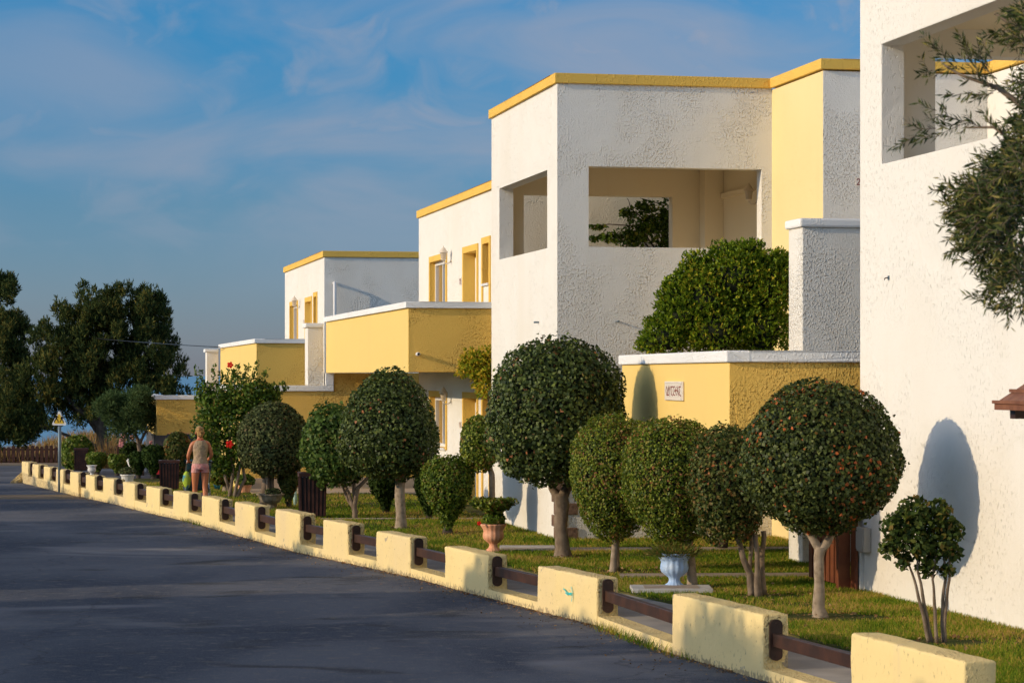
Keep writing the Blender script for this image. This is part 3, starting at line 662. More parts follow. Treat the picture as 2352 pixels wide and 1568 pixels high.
# ================================================================== LOW ROADSIDE WALL
BL=[(1953,2215),(1543,1751),(1233.7,1370.5),(1021,1119.5),(864,941),(741,799),(632,688),(539,584),(463,501.6),(397,432),(335.5,366),(282.4,308.5),(236.4,260),(196.4,216),(160.6,179),(128.6,144),(100,114),(74,87),(50,64)]
TOPS=[(1450,1502),(1365,1407),(1299,1329),(1253.5,1275.5),(1218,1234),(1190,1205),(1169,1178.5),(1153,1159.5),(1139,1145),(1126.5,1132),(1116,1121),(1106.5,1111),(1098,1101.5),(1090,1093.5),(1083,1085),(1076,1079),(1070.6,1073),(1065,1067),(1059,1061)]
bw=thing('boundary_wall','long low pale yellow roadside wall of blocks joined by dark wooden rails','wall',(0,0,0))
def rough_block(p0,p1,z0,z1a,z1b,th,seed):
    """a rounded, slightly uneven plastered block along p0-p1 with thickness th to the right"""
    d=(p1-p0); Ln=d.length; d.normalize(); nr=Vector((-d.y,d.x,0)); 
    if nr.x<0: nr=-nr
    r=.028
    def cuts(Lg,step):
        n=max(2,int(Lg/step)); c=[r+(Lg-2*r)*i/n for i in range(n+1)]
        return [0,r*.3,r*.65]+c+[Lg-r*.65,Lg-r*.3,Lg]
    H=(z1a+z1b)/2-z0
    X,Yc,Zc=cuts(Ln,.09),cuts(th,.09),cuts(H,.09)
    q=M(); dims=(Ln,th,H)
    def pt(x,y,zv):
        c=[min(max(v,r),D-r) for v,D in zip((x,y,zv),dims)]; e_=Vector((x-c[0],y-c[1],zv-c[2]))
        base=Vector(c)
        if e_.length>1e-9: base+=e_.normalized()*r
        else: pass
        w=p0+d*base.x+nr*base.y; top=z1a+(z1b-z1a)*base.x/Ln
        zz=z0+base.z*(top-z0)/H
        nn=noise.noise_vector(Vector((w.x*5,w.y*5,zz*5+seed)))*.009+noise.noise_vector(Vector((w.x*22,w.y*22,zz*22)))*.0035
        return Vector((w.x,w.y,zz+(g(w.y)))) + nn
    def face(A,B,fn,flip):
        vs=[fn(a,b) for a in A for b in B]; nb=len(B)
        fs=[(i*nb+j,i*nb+j+1,(i+1)*nb+j+1,(i+1)*nb+j) for i in range(len(A)-1) for j in range(nb-1)]
        q.add(vs,fs,0,True)
    face(X,Zc,lambda a,b:pt(a,0,b),0); face(X,Zc,lambda a,b:pt(a,th,b),0)
    face(Yc,Zc,lambda a,b:pt(0,a,b),0); face(Yc,Zc,lambda a,b:pt(Ln,a,b),0)
    face(X,Yc,lambda a,b:pt(a,b,H),0)
    return q
blocks=[]
for i,((xa,xb),(ta,tb)) in enumerate(zip(BL,TOPS)):
    p0,p1=wallpt(xa),wallpt(xb)
    ha=PZ(ta,p0.y)-g(p0.y); hb=PZ(tb,p1.y)-g(p1.y); hm=(ha+hb)/2; hm=min(.64,max(.54,hm))
    blocks.append((p0,p1,hm,ha,hb))
    part(rough_block(p0,p1,-.02,hm,hm,.27,i*3.1),'block',BLOCKY,bw)
# plinth under the blocks
q=M(); pl=offset([wallpt(x) for x in [50,90,137,216,258,308,366,430,540,690,799,864,941,1120,1234,1370,1546,1697,1751,1953,2215,2600]],0)
fr_=[p+Vector((0,0,0)) for p in pl]; n=len(pl)
a=offset(pl,.012); b=offset(pl,.25); vs=[];
def ledge(Y): return .11+min(.12,max(0,(Y-30)*.0045))
for P_ in (a,b):
    for k,p in enumerate(P_): vs.append((p.x+.006*noise.noise(Vector((k*2.2,1,0))),p.y,g(p.y)-.03))
for P_ in (a,b):
    for p in P_: vs.append((p.x,p.y,g(p.y)+ledge(p.y)))
fs=[]
for k in range(n-1): fs += [(k,k+1,2*n+k+1,2*n+k),(n+k,n+k+1,3*n+k+1,3*n+k),(2*n+k,2*n+k+1,3*n+k+1,3*n+k)]
fs += [(0,n,3*n,2*n),(n-1,2*n-1,4*n-1,3*n-1)]
part(q.add(vs,fs),'plinth',BLOCKY,bw)
# sloping end at the far left
p=wallpt(50); e=Vector((PX(33,p.y-.3),p.y-.3,0)); dd=(e-p); nn=Vector((.26,.06,0))
gz=g(p.y)
part(M().add([(p.x,p.y,gz-.02),(p.x,p.y,gz+.33),(e.x-.1,e.y,gz+.06),(e.x-.15,e.y,gz-.02),(p.x+nn.x,p.y+nn.y,gz-.02),(p.x+nn.x,p.y+nn.y,gz+.33),(e.x+.1,e.y+.05,gz+.06),(e.x+.1,e.y+.05,gz-.02)],
     [(0,1,2,3),(7,6,5,4),(1,5,6,2),(2,6,7,3),(0,4,5,1),(0,3,7,4)]),'end_ramp',BLOCKY,bw,.02)
for i in range(1,len(blocks)):
    p0,p1,hm,_,_=blocks[i]; nx_=blocks[i-1][0]
    d=(nx_-p1); Lr=d.length; d.normalize(); nr=Vector((-d.y,d.x,0)); nr=nr if nr.x>0 else -nr
    c=p1+nr*.125; z0=g(c.y); zm=ledge(c.y)+(hm-ledge(c.y))*.53
    rot=math.atan2(d.y,d.x)
    hh=.19 if c.y<45 else .17
    def loc(x,y,zv): return (c.x+d.x*x+nr.x*y, c.y+d.y*x+nr.y*y, z0+zv)
    # mounting plate with rounded ends
    q=M(); k=8; poly=[]
    for s_ in range(k+1): a_=math.pi*s_/k; poly.append((.062*math.cos(a_)*1.0, hh-.05+.05*math.sin(a_)))
    for s_ in range(k+1): a_=math.pi+math.pi*s_/k; poly.append((.062*math.cos(a_), -hh+.05+.05*math.sin(a_)))
    nP=len(poly)
    vs=[loc(.004,yy,zm+zz) for yy,zz in poly]+[loc(.034,yy,zm+zz) for yy,zz in poly]
    q.add(vs,[tuple(range(nP)),tuple(range(nP,2*nP))]+[(j,(j+1)%nP,nP+(j+1)%nP,nP+j) for j in range(nP)])
    q.tube([loc(.034,0,zm+hh*.8),loc(.04,0,zm+hh*.8)],.008,6).tube([loc(.034,0,zm-hh*.8),loc(.04,0,zm-hh*.8)],.008,6)
    rh,rt=.060,.038
    vs=[loc(x,y,zm+zz) for zz in (-rh,rh) for (x,y) in ((.034,-rt),(Lr-.002,-rt),(Lr-.002,rt),(.034,rt))]
    rail=part(M().hexa(vs),'rail',DARKWOOD,bw,.006)
    part(q,'mounting_plate',DARKWOOD,rail)
# turquoise scribble on the third block
p0,p1,hm,_,_=blocks[2]; d=(p1-p0).normalized(); nr=Vector((d.y,-d.x,0)); nr=-nr if nr.x>0 else nr
O=p0+d*.86*((p1-p0).length)*.55+nr*.012+Vector((0,0,.0))
g1=M().strokes([[(0,.34),(.05,.33),(.1,.31),(.16,.30),(.25,.31)],[(.06,.30),(.14,.28)],[(.24,.38),(.27,.33),(.27,.27),(.25,.22)],[(.16,.29),(.24,.29)]],O,d,(0,0,1),nr,.014)
t=thing('graffiti','small turquoise spray scribble on the front of a yellow wall block','graffiti',tuple(O)); o=g1.build('scribble',CYANP,t); o.matrix_parent_inverse=Matrix.Translation(-O)

# ================================================================== PLANTS
def nrm(a): return a/np.maximum(np.linalg.norm(a,axis=1,keepdims=True),1e-9)
def leaves(C,Nn,D,Lf,wr=.42,fold=.18):
    """C centres, Nn normals, D axis directions, Lf lengths -> verts (4n,3), faces"""
    D=nrm(D-Nn*np.sum(D*Nn,axis=1,keepdims=True)); Sd=np.cross(D,Nn); Lf=Lf[:,None]
    v0=C-D*Lf*.5; v2=C+D*Lf*.5; m=C-D*Lf*.06
    v1=m+Sd*Lf*wr+Nn*Lf*fold; v3=m-Sd*Lf*wr+Nn*Lf*fold
    V=np.stack([v0,v1,v2,v3],axis=1).reshape(-1,3); F=np.arange(len(V)).reshape(-1,4)
    return V,F
def pn(P,sc,seed=0):
    """cheap smooth pseudo noise, about -1..1"""
    x,y,z_=P[:,0]*sc+seed,P[:,1]*sc+seed*1.7,P[:,2]*sc-seed
    return (np.sin(x*1.7+1.3*np.sin(y*1.1+z_))+np.sin(y*1.9+1.2*np.sin(z_*1.3+x*.7))+np.sin(z_*2.1+1.1*np.sin(x*1.2-y)))/3
def merge(parts):
    Vs=[];Fs=[];b=0
    for V,F in parts: Vs.append(V);Fs.append(F+b);b+=len(V)
    return np.concatenate(Vs),np.concatenate(Fs)
ROUND=[(0,.30),(.05,.50),(.15,.76),(.3,.95),(.48,1),(.65,.95),(.8,.78),(.9,.57),(.96,.37),(1,.06)]
def crown(parent,name,c,Rr,z0,z1,prof,lm,n,Ls,wr=.42,lump=.05,depth=.20,core=.84,ysc=1.0,seed=1,up=.2,stray=.02,skew=0):
    t=np.array([p[0] for p in prof]); r=np.array([p[1] for p in prof])*1.035; h=z1-z0
    tt=np.linspace(0,1,200); rr=np.interp(tt,t,r); wgt=rr*np.sqrt(1+(np.gradient(rr,tt)*Rr/h)**2); cdf=np.cumsum(wgt); cdf/=cdf[-1]
    rg=np.random.default_rng(seed)
    u=np.interp(rg.random(n),cdf,tt); th=rg.random(n)*2*np.pi
    pr=np.interp(u,t,r); dr=np.interp(u,tt,np.gradient(rr,tt))*Rr/h
    nr=nrm(np.stack([np.cos(th),np.sin(th),-dr],axis=1))
    P0=np.stack([np.cos(th)*pr*Rr,np.sin(th)*pr*Rr*ysc,u*h],axis=1)
    dsp=1+lump*pn(P0,2.6/Rr,seed)+lump*.7*pn(P0,7/Rr,seed*2)+lump*.45*pn(P0,17/Rr,seed*3)
    cen=np.array([0,0,h*.5])
    f=dsp*(1-depth*rg.random(n)**1.6+ (rg.random(n)<stray)*rg.random(n)*.08)
    P=cen+(P0-cen)*f[:,None]; P[:,0]+=skew*(u-.5)*Rr
    rv=rg.normal(size=(n,3)); Nn=nrm(nr*.9+rv*.55+np.array([0,0,up])); D=rg.normal(size=(n,3))*.8+np.array([0,0,-.5])
    V,F=leaves(P,Nn,D,Ls*(.7+.6*rg.random(n)),wr)
    mi=np.zeros(len(F),int)
    if core:  # dark core: shade inside the crown put in as colour
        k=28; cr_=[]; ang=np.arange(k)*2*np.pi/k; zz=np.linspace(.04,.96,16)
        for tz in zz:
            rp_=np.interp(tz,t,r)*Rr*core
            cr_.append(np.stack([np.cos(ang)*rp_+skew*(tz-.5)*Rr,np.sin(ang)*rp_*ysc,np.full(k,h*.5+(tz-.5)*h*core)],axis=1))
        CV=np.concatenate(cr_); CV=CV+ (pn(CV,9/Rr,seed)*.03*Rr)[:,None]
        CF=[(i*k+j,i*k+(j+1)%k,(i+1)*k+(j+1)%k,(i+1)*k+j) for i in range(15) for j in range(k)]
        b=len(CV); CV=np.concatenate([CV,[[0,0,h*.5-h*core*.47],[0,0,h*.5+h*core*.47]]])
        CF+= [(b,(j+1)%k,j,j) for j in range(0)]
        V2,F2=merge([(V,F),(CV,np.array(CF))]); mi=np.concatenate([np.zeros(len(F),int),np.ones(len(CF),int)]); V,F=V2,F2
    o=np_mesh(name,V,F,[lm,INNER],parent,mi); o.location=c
    return o
def trunk_mesh(pts,rads,m,parent,name='trunk',n=10,jit=.25):
    P=[];Rd=[]
    for (a,b),(ra,rb) in zip(zip(pts,pts[1:]),zip(rads,rads[1:])):
        a,b=Vector(a),Vector(b); k=5
        for i in range(k): f=i/k; q_=a.lerp(b,f); P.append(q_+Vector((noise.noise(q_*4),noise.noise(q_*4+Vector((5,5,5))),0))*.02); Rd.append(ra+(rb-ra)*f)
    P.append(Vector(pts[-1])); Rd.append(rads[-1])
    return M().tube(P,Rd,n,jit=jit)
def topiary(name,label,px,base,cpx,hw,top,bot,prof,lm,n,Ls,trunk,bark=BARK,group=None,off=.12,Yf=None,cat='tree',**kw):
    """trunk: list of stems, each a list of (px,py) with radii; everything surveyed at the tree's own distance"""
    Y=Yf or gY(base,off); X=PX(px,Y); z0=g(Y)+off
    t=thing(name,label,cat,(X,Y,z0),0,group)
    s=Y/FPX
    for st in trunk:
        pts=[((a-px)*s,dy,PZ(b,Y)-z0) for (a,b,r_,dy) in st]; rads=[r_*s for (a,b,r_,dy) in st]
        part(trunk_mesh(pts,rads,bark,t),'trunk',bark,t)
    crown(t,'crown',((cpx-px)*s,0,PZ(bot,Y)-z0),hw*s,0,(bot-top)*s,prof,lm,n,Ls,seed=int(px),**kw)
    return t
GT='clipped round trees on the lawn'
topiary('topiary_tree','large clipped ivy ball with scattered red leaves and a pale trunk',1883,1416,1885,180,873,1226,
        [(0,.16),(.04,.40),(.14,.72),(.3,.95),(.46,1),(.65,.95),(.8,.78),(.9,.57),(.96,.36),(1,.05)],IVYR,30000,.045,
        [[(1884,1420,21,0),(1880,1395,14.5,0),(1882,1330,12.5,0),(1880,1280,12,0),(1884,1256,14,0)],[(1882,1262,10,0),(1862,1228,8,0),(1828,1190,6,0)],[(1886,1262,11,0),(1912,1226,9,.05),(1945,1195,7,.1)]],BARKP,GT,lump=.045,core=.84,depth=.26)
topiary('topiary_tree','big domed ivy tree on a thick forked trunk before the tall loggia house',1293,1278,1279,157,767,1118,
        [(0,.30),(.04,.55),(.12,.78),(.3,.97),(.45,1),(.62,.96),(.78,.80),(.9,.58),(.96,.38),(1,.10)],IVY,25000,.058,
        [[(1293,1281,25,0),(1292,1262,18,0),(1287,1210,15,0),(1291,1160,17,0),(1286,1138,17,0)],[(1284,1146,12,0),(1268,1120,8,0),(1262,1090,6,0)],[(1290,1142,14,0),(1308,1110,10,.1),(1320,1080,8,.1)]],BARK,GT,lump=.07,core=.80,depth=.3)
topiary('topiary_tree','olive green clipped egg shaped tree with a brown tinged top, left of its twin',1410,1312,1410,99,950,1250,
        [(0,.14),(.06,.40),(.2,.72),(.38,.94),(.55,1),(.72,.97),(.85,.82),(.94,.55),(1,.15)],FICUS,20000,.040,
        [[(1409,1314,11,0),(1410,1290,8.5,0),(1414,1230,8,0)],[(1420,1313,4,.1),(1421,1240,4,.1)]],BARKP,GT,wr=.3,lump=.05,core=.84,stray=.05)
topiary('topiary_tree','olive green clipped egg shaped tree right behind the pale blue urn',1588,1347,1545,112,958,1256,
        [(0,.14),(.06,.40),(.2,.72),(.38,.94),(.55,1),(.72,.97),(.85,.82),(.94,.55),(1,.15)],FICUS,23000,.040,
        [[(1590,1349,14,0),(1589,1320,11,0),(1585,1260,10,0),(1570,1200,9,0)]],BARKP,GT,wr=.3,lump=.05,core=.84,stray=.05,skew=-.1)
topiary('multi_stem_tree','brownish leafed tree with several thin splayed stems, left of the large ivy ball',1735,1368,1676,96,972,1248,
        [(0,.35),(.08,.62),(.25,.85),(.5,1),(.7,.92),(.85,.75),(.95,.45),(1,.12)],FICUSD,12000,.047,
        [[(1728,1368,9,0),(1722,1320,8.5,0),(1705,1280,7,-.05),(1690,1228,6,-.1)],[(1741,1370,9,-.1),(1737,1300,6.5,-.1),(1733,1225,6,-.1)],[(1755,1366,8,.1),(1754,1290,6,.1),(1756,1220,6,.1)],[(1722,1330,5,.1),(1728,1270,5,.1),(1727,1225,5,.1)]],BARK,None,wr=.34,lump=.09,core=.78,depth=.3,stray=.06)
topiary('topiary_tree','small clipped ball tree on a thin trunk behind the terracotta urn',1130,1212,1102,44,950,1085,
        ROUND,FICUS,5200,.05,[[(1131,1214,8,0),(1130,1150,7.5,0),(1130,1090,7,0),(1120,1060,6,0)]],BARK,GT,wr=.36,Yf=40.5,core=.8,lump=.07,stray=.05)
topiary('topiary_tree','dark green domed tree on a pale single trunk before the middle house',920,1213,893,111,848,1100,
        [(0,.30),(.05,.62),(.15,.88),(.3,1),(.45,.99),(.62,.90),(.78,.72),(.9,.48),(.96,.30),(1,.08)],IVY,19000,.056,
        [[(921,1215,16,0),(921,1190,12.5,0),(918,1130,11.5,0),(920,1080,12,0)]],BARKP,GT,lump=.06,core=.80,depth=.28)
topiary('multi_stem_tree','lighter green leafy tree with many splayed stems beside the dark domed tree',815,1190,772,80,926,1118,
        [(0,.35),(.1,.7),(.3,.92),(.5,1),(.7,.92),(.85,.72),(.95,.45),(1,.15)],LIGHTG,8500,.080,
        [[(816,1192,7,0),(814,1160,6,0),(822,1120,5,0),(855,1085,3,0)],[(812,1170,5,0),(800,1130,4,0),(775,1090,3,0)],[(815,1150,5,0),(812,1110,4,.1),(810,1080,3,.1)],[(820,1178,5,.05),(800,1150,4,.1),(785,1110,3,.1),(760,1075,3,.1)]],BARK,None,wr=.36,lump=.11,core=.72,depth=.35,stray=.08)
topiary('topiary_tree','grey green clipped ball tree behind the stone bowl planter',617,1166,628,80,921,1096,
        ROUND,GREYG,11500,.058,[[(604,1168,9,0),(606,1130,8,0),(612,1085,7,0)],[(628,1168,8,.1),(624,1120,6,.1),(622,1080,6,.1)],[(616,1160,3.5,-.1),(614,1090,3.5,-.1)]],BARK,GT,lump=.03,core=.88)
# clipped shrubs
GS='clipped shrubs on the lawn'
VASE=[(0,.10),(.1,.22),(.25,.42),(.42,.80),(.55,.97),(.7,1),(.85,.95),(.94,.78),(1,.35)]
topiary('clipped_shrub','vase shaped bright green clipped shrub standing left of the terracotta urn',1028,1225,1028,58,1046,1224,
        VASE,BOX,8500,.05,[[(1028,1226,14,0),(1028,1200,8,0),(1030,1150,6,0)]],BARKD,GS,cat='shrub',wr=.34,lump=.06,core=.8,stray=.06)
topiary('clipped_shrub','narrow brownish clipped shrub left of the wooden bin',663,1165,663,25,1054,1164,VASE,FICUSD,2600,.06,[[(664,1166,7,0),(663,1130,5,0)]],BARKD,GS,cat='shrub',wr=.34,lump=.09,core=.75)
topiary('clipped_shrub','small round shrub on a thick little trunk beside the woman',519,1129,508,34,1060,1112,ROUND,FICUS,2600,.065,[[(520,1131,10,0),(519,1100,8,0)]],BARKP,GS,cat='shrub',wr=.36,lump=.09,core=.75)
topiary('clipped_shrub','large round hedge ball behind the second wooden bin',408,1098,408,34,991,1100,[(0,.7),(.1,.88),(.3,1),(.6,1),(.8,.85),(.93,.55),(1,.15)],FICUSD,5200,.085,[[(408,1100,6,0),(408,1080,5,0)]],BARKD,GS,cat='shrub',core=.86)
topiary('clipped_shrub','round hedge ball behind the school crossing sign pole',176,1078,176,36,999,1078,[(0,.5),(.15,.82),(.4,1),(.65,1),(.85,.8),(1,.2)],BOX,4200,.11,[[(176,1080,6,0),(176,1060,5,0)]],BARKD,GS,cat='shrub',core=.86)
for (px,b,hw,tp,lab) in ((222,1089,22,1038,'little round shrub beside the white urn planter'),(269,1091,19,1043,'little cup shaped shrub in the middle of the far lawn'),(318,1098,19,1038,'little dark shrub left of the second wooden bin'),(352,1100,24,1022,'taller dark shrub touching the second wooden bin')):
    topiary('clipped_shrub',lab,px,b,px,hw,tp,b-2,VASE,CONIF if px>300 else BOX,2300,.085,[[(px,b+1,6,0),(px,b-18,4,0)]],BARKD,GS,cat='shrub',core=.82,lump=.09)
for (px,b,hw,tp,lab,kk) in ((885,1178,38,1055,'dark bushy conifer shrub behind the domed tree trunk',1),(985,1192,30,1060,'dark narrow conifer shrub leaning behind the vase shaped shrub',1),(575,1122,26,1062,'dark low shrub between the hibiscus and the grey green ball',0)):
    topiary('conifer_shrub',lab,px,b,px,hw,tp,b,VASE if kk else ROUND,CONIF,3600,.09,[[(px,b+1,8,0),(px,b-30,5,0)]],BARKD,None,cat='shrub',wr=.2,core=.8,lump=.12,stray=.1)
# low plants along the yard wall under the loggia house
for i,(px,w_) in enumerate(((1640,34),(1700,38),(1765,42))):
    topiary('clipped_shrub',['dark low bush at the foot of the shaded wall, leftmost of three','dark low bush at the foot of the shaded wall, middle of three','dark low bush at the foot of the shaded wall, rightmost of three'][i],px,1228,px,w_,1165,1232,ROUND,CONIF,2200,.07,[[(px,1233,5,0),(px,1215,4,0)]],BARKD,'low bushes by the shaded wall',cat='shrub',wr=.3,core=.85,lump=.12)

# splayed shrub at the lower right, sparse with big leaves
Y=gY(1474); s=Y/FPX; X=PX(2145,Y)
t=thing('splayed_shrub','sparse leafy shrub with splayed thin stems on the near lawn at the right','shrub',(X,Y,.12))
zz=lambda py:PZ(py,Y)-.12
for st in ([(2135,1476),(2115,1400),(2098,1330),(2085,1290)],[(2142,1478),(2120,1385),(2105,1310),(2110,1250)],[(2150,1474),(2147,1400),(2140,1330),(2150,1260)],[(2168,1474),(2174,1390),(2178,1330),(2180,1250)],[(2165,1475),(2168,1380),(2172,1320),(2160,1220)]):
    part(trunk_mesh([((a-2145)*s,rnd.uniform(-.05,.05),zz(b)) for a,b in st],[.022,.018,.013,.009],BARKD,t,n=8),'stem',BARK,t)
rg=np.random.default_rng(5); n=2500
cl=[(2060,1210,38),(2100,1180,42),(2150,1185,42),(2185,1220,30),(2050,1255,30),(2105,1240,45),(2155,1250,40),(2190,1270,22),(2130,1300,28),(2175,1310,18),(2075,1290,20)]
C=[];
for (a,b,r_) in cl:
    m=int(n*r_*r_/13000); v=nrm(rg.normal(size=(m,3)))*(rg.random((m,1))**.4)*r_*s; v[:,1]*=1.2; C.append(v+np.array([(a-2145)*s,0,zz(b)]))
C=np.concatenate(C); Nn=nrm(rg.normal(size=C.shape)+np.array([-.2,-.4,.5])); D=rg.normal(size=C.shape)+np.array([0,0,.8])
V,F=leaves(C,Nn,D,.068*(.7+.6*rg.random(len(C))),.33); np_mesh('crown',V,F,[leafmat('dark_shrub_leaves',[(0,(.02,.04,.008)),(.5,(.05,.085,.014)),(.88,(.12,.15,.025)),(1,(.26,.15,.04))])],t)

# free-growing foliage from clumps
def clump_plant(parent,name,clumps,Y0,px0,z0,n,Ls,lm,wr=.35,tuft=0,seed=3,ydepth=1.0,upb=.3,inner=.5,extra=None):
    """clumps: (px,py,rx,ry[,dy]) ; leaves gather on and inside each clump"""
    s=Y0/FPX; rg=np.random.default_rng(seed); Cs=[];Ns=[]; tot=sum(c[2]*c[3] for c in clumps)
    for c in clumps:
        a,b,rx,ry=c[:4]; dy=c[4] if len(c)>4 else 0; m=max(8,int(n*rx*ry/tot))
        v=nrm(rg.normal(size=(m,3))); rad=(1-inner*rg.random((m,1))**1.4)*(1+.17*pn(v,4,a)[:,None]+.06*pn(v,11,b)[:,None])
        p=v*rad*np.array([rx*s,(rx+ry)/2*s*ydepth,ry*s])
        Cs.append(p+np.array([(a-px0)*s,dy,PZ(b,Y0)-z0])); Ns.append(v)
    C=np.concatenate(Cs);Nv=np.concatenate(Ns)
    if tuft:
        k=tuft; C0=C; C=np.repeat(C0,k,axis=0); Dd=np.repeat(nrm(Nv*.6+rg.normal(size=Nv.shape)*.35+np.array([0,0,upb*2])),k,axis=0)
        sp=nrm(Dd+rg.normal(size=Dd.shape)*.45); C=C+sp*Ls*.5+Dd*(rg.random((len(C),1))*Ls*1.2); Nn=nrm(np.cross(sp,rg.normal(size=sp.shape))); D=sp
    else:
        Nn=nrm(Nv*.7+rg.normal(size=C.shape)*.7+np.array([0,0,upb])); D=rg.normal(size=C.shape)+np.array([0,0,.3])
    V,F=leaves(C,Nn,D,Ls*(.65+.7*rg.random(len(C))),wr)
    if extra: V,F=merge([(V,F),extra])
    return np_mesh(name,V,F,[lm],parent)
# creeper mass over the patio
Y=36.6; X=PX(1660,Y)
t=thing('climbing_bush','large dense bright green climbing bush over the yellow patio parapet','bush',(X,Y,.12))
part(trunk_mesh([(0,.3,-.1),(.1,.2,1.2),(0,0,2.8)],[.09,.07,.05],BARKD,t),'trunk',BARKD,t)
CB=[(1690,640,95,72),(1755,660,70,85),(1620,690,75,75),(1570,730,62,62),(1530,775,55,48),(1650,760,100,70),(1750,760,70,75),(1700,610,60,45),(1600,640,45,45),(1800,640,25,60),(1550,690,40,40),(1500,790,35,25),(1478,800,18,10),(1512,742,22,18),(1545,655,20,16),(1598,598,24,18),(1662,574,28,15),(1722,572,34,14),(1792,598,18,18),(1525,708,16,14),(1570,632,16,14)]
clump_plant(t,'crown',CB,Y,1660,.12,11000,.058,CREEP,.24,4,seed=8,ydepth=.8,upb=.4,inner=.4)
s=Y/FPX
q=M()
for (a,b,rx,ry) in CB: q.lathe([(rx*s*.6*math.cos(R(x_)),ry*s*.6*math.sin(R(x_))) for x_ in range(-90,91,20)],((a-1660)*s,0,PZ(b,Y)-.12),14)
part(q,'inner_shade',INNER,t)  # dark lobes painting the shade between the leaves
# yellowing creeper by the middle balcony
Y=44.9; t=thing('yellow_creeper','yellow green creeper hanging beside the yellow balcony of the middle house','climbing plant',(PX(1100,Y),Y,.12))
part(trunk_mesh([(.35,0,0),(.3,0,1.5),(.1,0,2.8)],[.03,.03,.02],BARKD,t),'stem',BARKD,t)
clump_plant(t,'foliage',[(1105,840,30,32),(1085,825,24,20),(1115,880,22,28),(1072,838,12,12),(1125,820,20,20),(1060,855,8,6)],Y,1100,.12,1500,.07,YCREEP,.3,2,seed=9,upb=-.2)
# bougainvillea seen through the loggia
Y=45.55; t=thing('balcony_plant','dark trailing plant seen through the loggia opening of the tall house','plant',(PX(1480,Y),Y,3.0))
for st in ([(1540,600),(1545,520),(1520,470),(1470,455)],[(1530,600),(1500,520),(1450,480),(1440,455)],[(1520,600),(1470,545),(1400,540),(1352,548)],[(1525,600),(1470,520),(1400,515),(1345,522)]):
    part(trunk_mesh([((a-1480)*Y/FPX,0,PZ(b,Y)-3.0) for a,b in st],[.02,.015,.01,.006],BARKD,t,n=6),'stem',BARKD,t)
clump_plant(t,'foliage',[(1490,520,48,42),(1450,545,45,28),(1530,500,24,48),(1400,545,30,14),(1480,475,30,16),(1375,522,26,7),(1365,548,20,8),(1440,490,20,16),(1530,560,25,22)],Y,1480,3.0,3000,.075,HIBI,.36,0,seed=12,inner=.9,ydepth=.35)
part(M().box(-.3,.7,-.10,.12,.6,1.85),'planter_box',WHITE_SM,t)

# hibiscus
Y=53.0; s=Y/FPX; z0=.12; t=thing('hibiscus_bush','tall glossy hibiscus bush with red flowers and upright shoots beside the woman','bush',(PX(545,Y),Y,z0))
for st in ([(532,1143),(520,1100),(500,1040),(490,980)],[(540,1145),(548,1090),(560,1030),(570,960)],[(545,1143),(562,1100),(555,1060),(600,990)],[(528,1143),(535,1080),(528,1010),(530,930)]):
    part(trunk_mesh([((a-545)*s,rnd.uniform(-.1,.1),PZ(b,Y)-z0) for a,b in st],[.045,.034,.026,.015],BARK,t,n=8),'stem',BARK,t)
HC=[(505,930,55,50),(560,905,58,48),(600,915,42,42),(480,985,42,48),(540,970,60,55),(590,975,48,42),(500,1040,50,40),(560,1030,45,40),(620,905,28,26),(470,905,25,32),(515,1070,36,26)]
C=[];Dv=[];rg=np.random.default_rng(2)
for (a,b,a2,b2) in [(470,905,462,848),(490,890,492,835),(520,880,525,850),(545,870,548,838),(560,865,572,842),(580,870,592,828),(600,880,612,850),(625,895,652,880),(640,910,660,890),(455,890,448,845),(505,885,508,856),(535,872,536,852)]:
    m=46; f=rg.random((m,1)); P=np.array([[(a-545)*s,0,PZ(b,Y)-z0]])*(1-f)+np.array([[(a2-545)*s,0,PZ(b2,Y)-z0]])*f
    C.append(P+rg.normal(size=(m,3))*.03); Dv.append(nrm(rg.normal(size=(m,3))*.7+np.array([0,0,.8])))
C=np.concatenate(C);Dv=np.concatenate(Dv); V,F=leaves(C+Dv*.03,nrm(np.cross(Dv,rg.normal(size=Dv.shape))),Dv,.085*(.7+.5*rg.random(len(C))),.25)
clump_plant(t,'foliage',HC,Y,545,z0,10500,.085,HIBI,.3,0,seed=14,inner=.6,extra=(V,F))
def flower(parent,x,y,z_,r,m,k=5):
    q=M()
    for i in range(k):
        a=2*math.pi*i/k; ca,sa=math.cos(a),math.sin(a)
        p=lambda u,v,w_:(x+ca*u-sa*v, y-w_, z_+sa*u+ca*v)
        q.add([p(.05*r,0,0),p(.5*r,.42*r,.25*r),p(1.0*r,.3*r,.1*r),p(1.05*r,-.3*r,.1*r),p(.5*r,-.42*r,.25*r)],[(0,1,2,3,4)])
    q.tube([(x,y,z_),(x,y-.5*r,z_+.1*r)],.07*r,6)
    return part(q,'flower',m,parent)
flower(t,(535-545)*s,-.62,PZ(1018,Y)-z0,.085,REDL); flower(t,(530-545)*s,-.1,PZ(838,Y)-z0,.07,REDL); flower(t,(552-545)*s,-.3,PZ(1009,Y)-z0,.04,REDL)

# big junipers at the left
def juniper(name,label,Y,px0,base,clumps,n,limbs,seed,Ls=.17):
    z0=g(Y); t=thing(name,label,'tree',(PX(px0,Y),Y,z0)); s=Y/FPX
    for st in limbs: part(trunk_mesh([((a-px0)*s,dy,PZ(b,Y)-z0) for (a,b,r_,dy) in st],[r_*s for (_,_,r_,_) in st],BARKD,t),'trunk' if st is limbs[0] else 'limb',BARKD,t)
    clump_plant(t,'crown',clumps,Y,px0,z0,n,Ls,JUNI,.13,6,seed=seed,ydepth=.9,upb=.9,inner=.55)
    return t
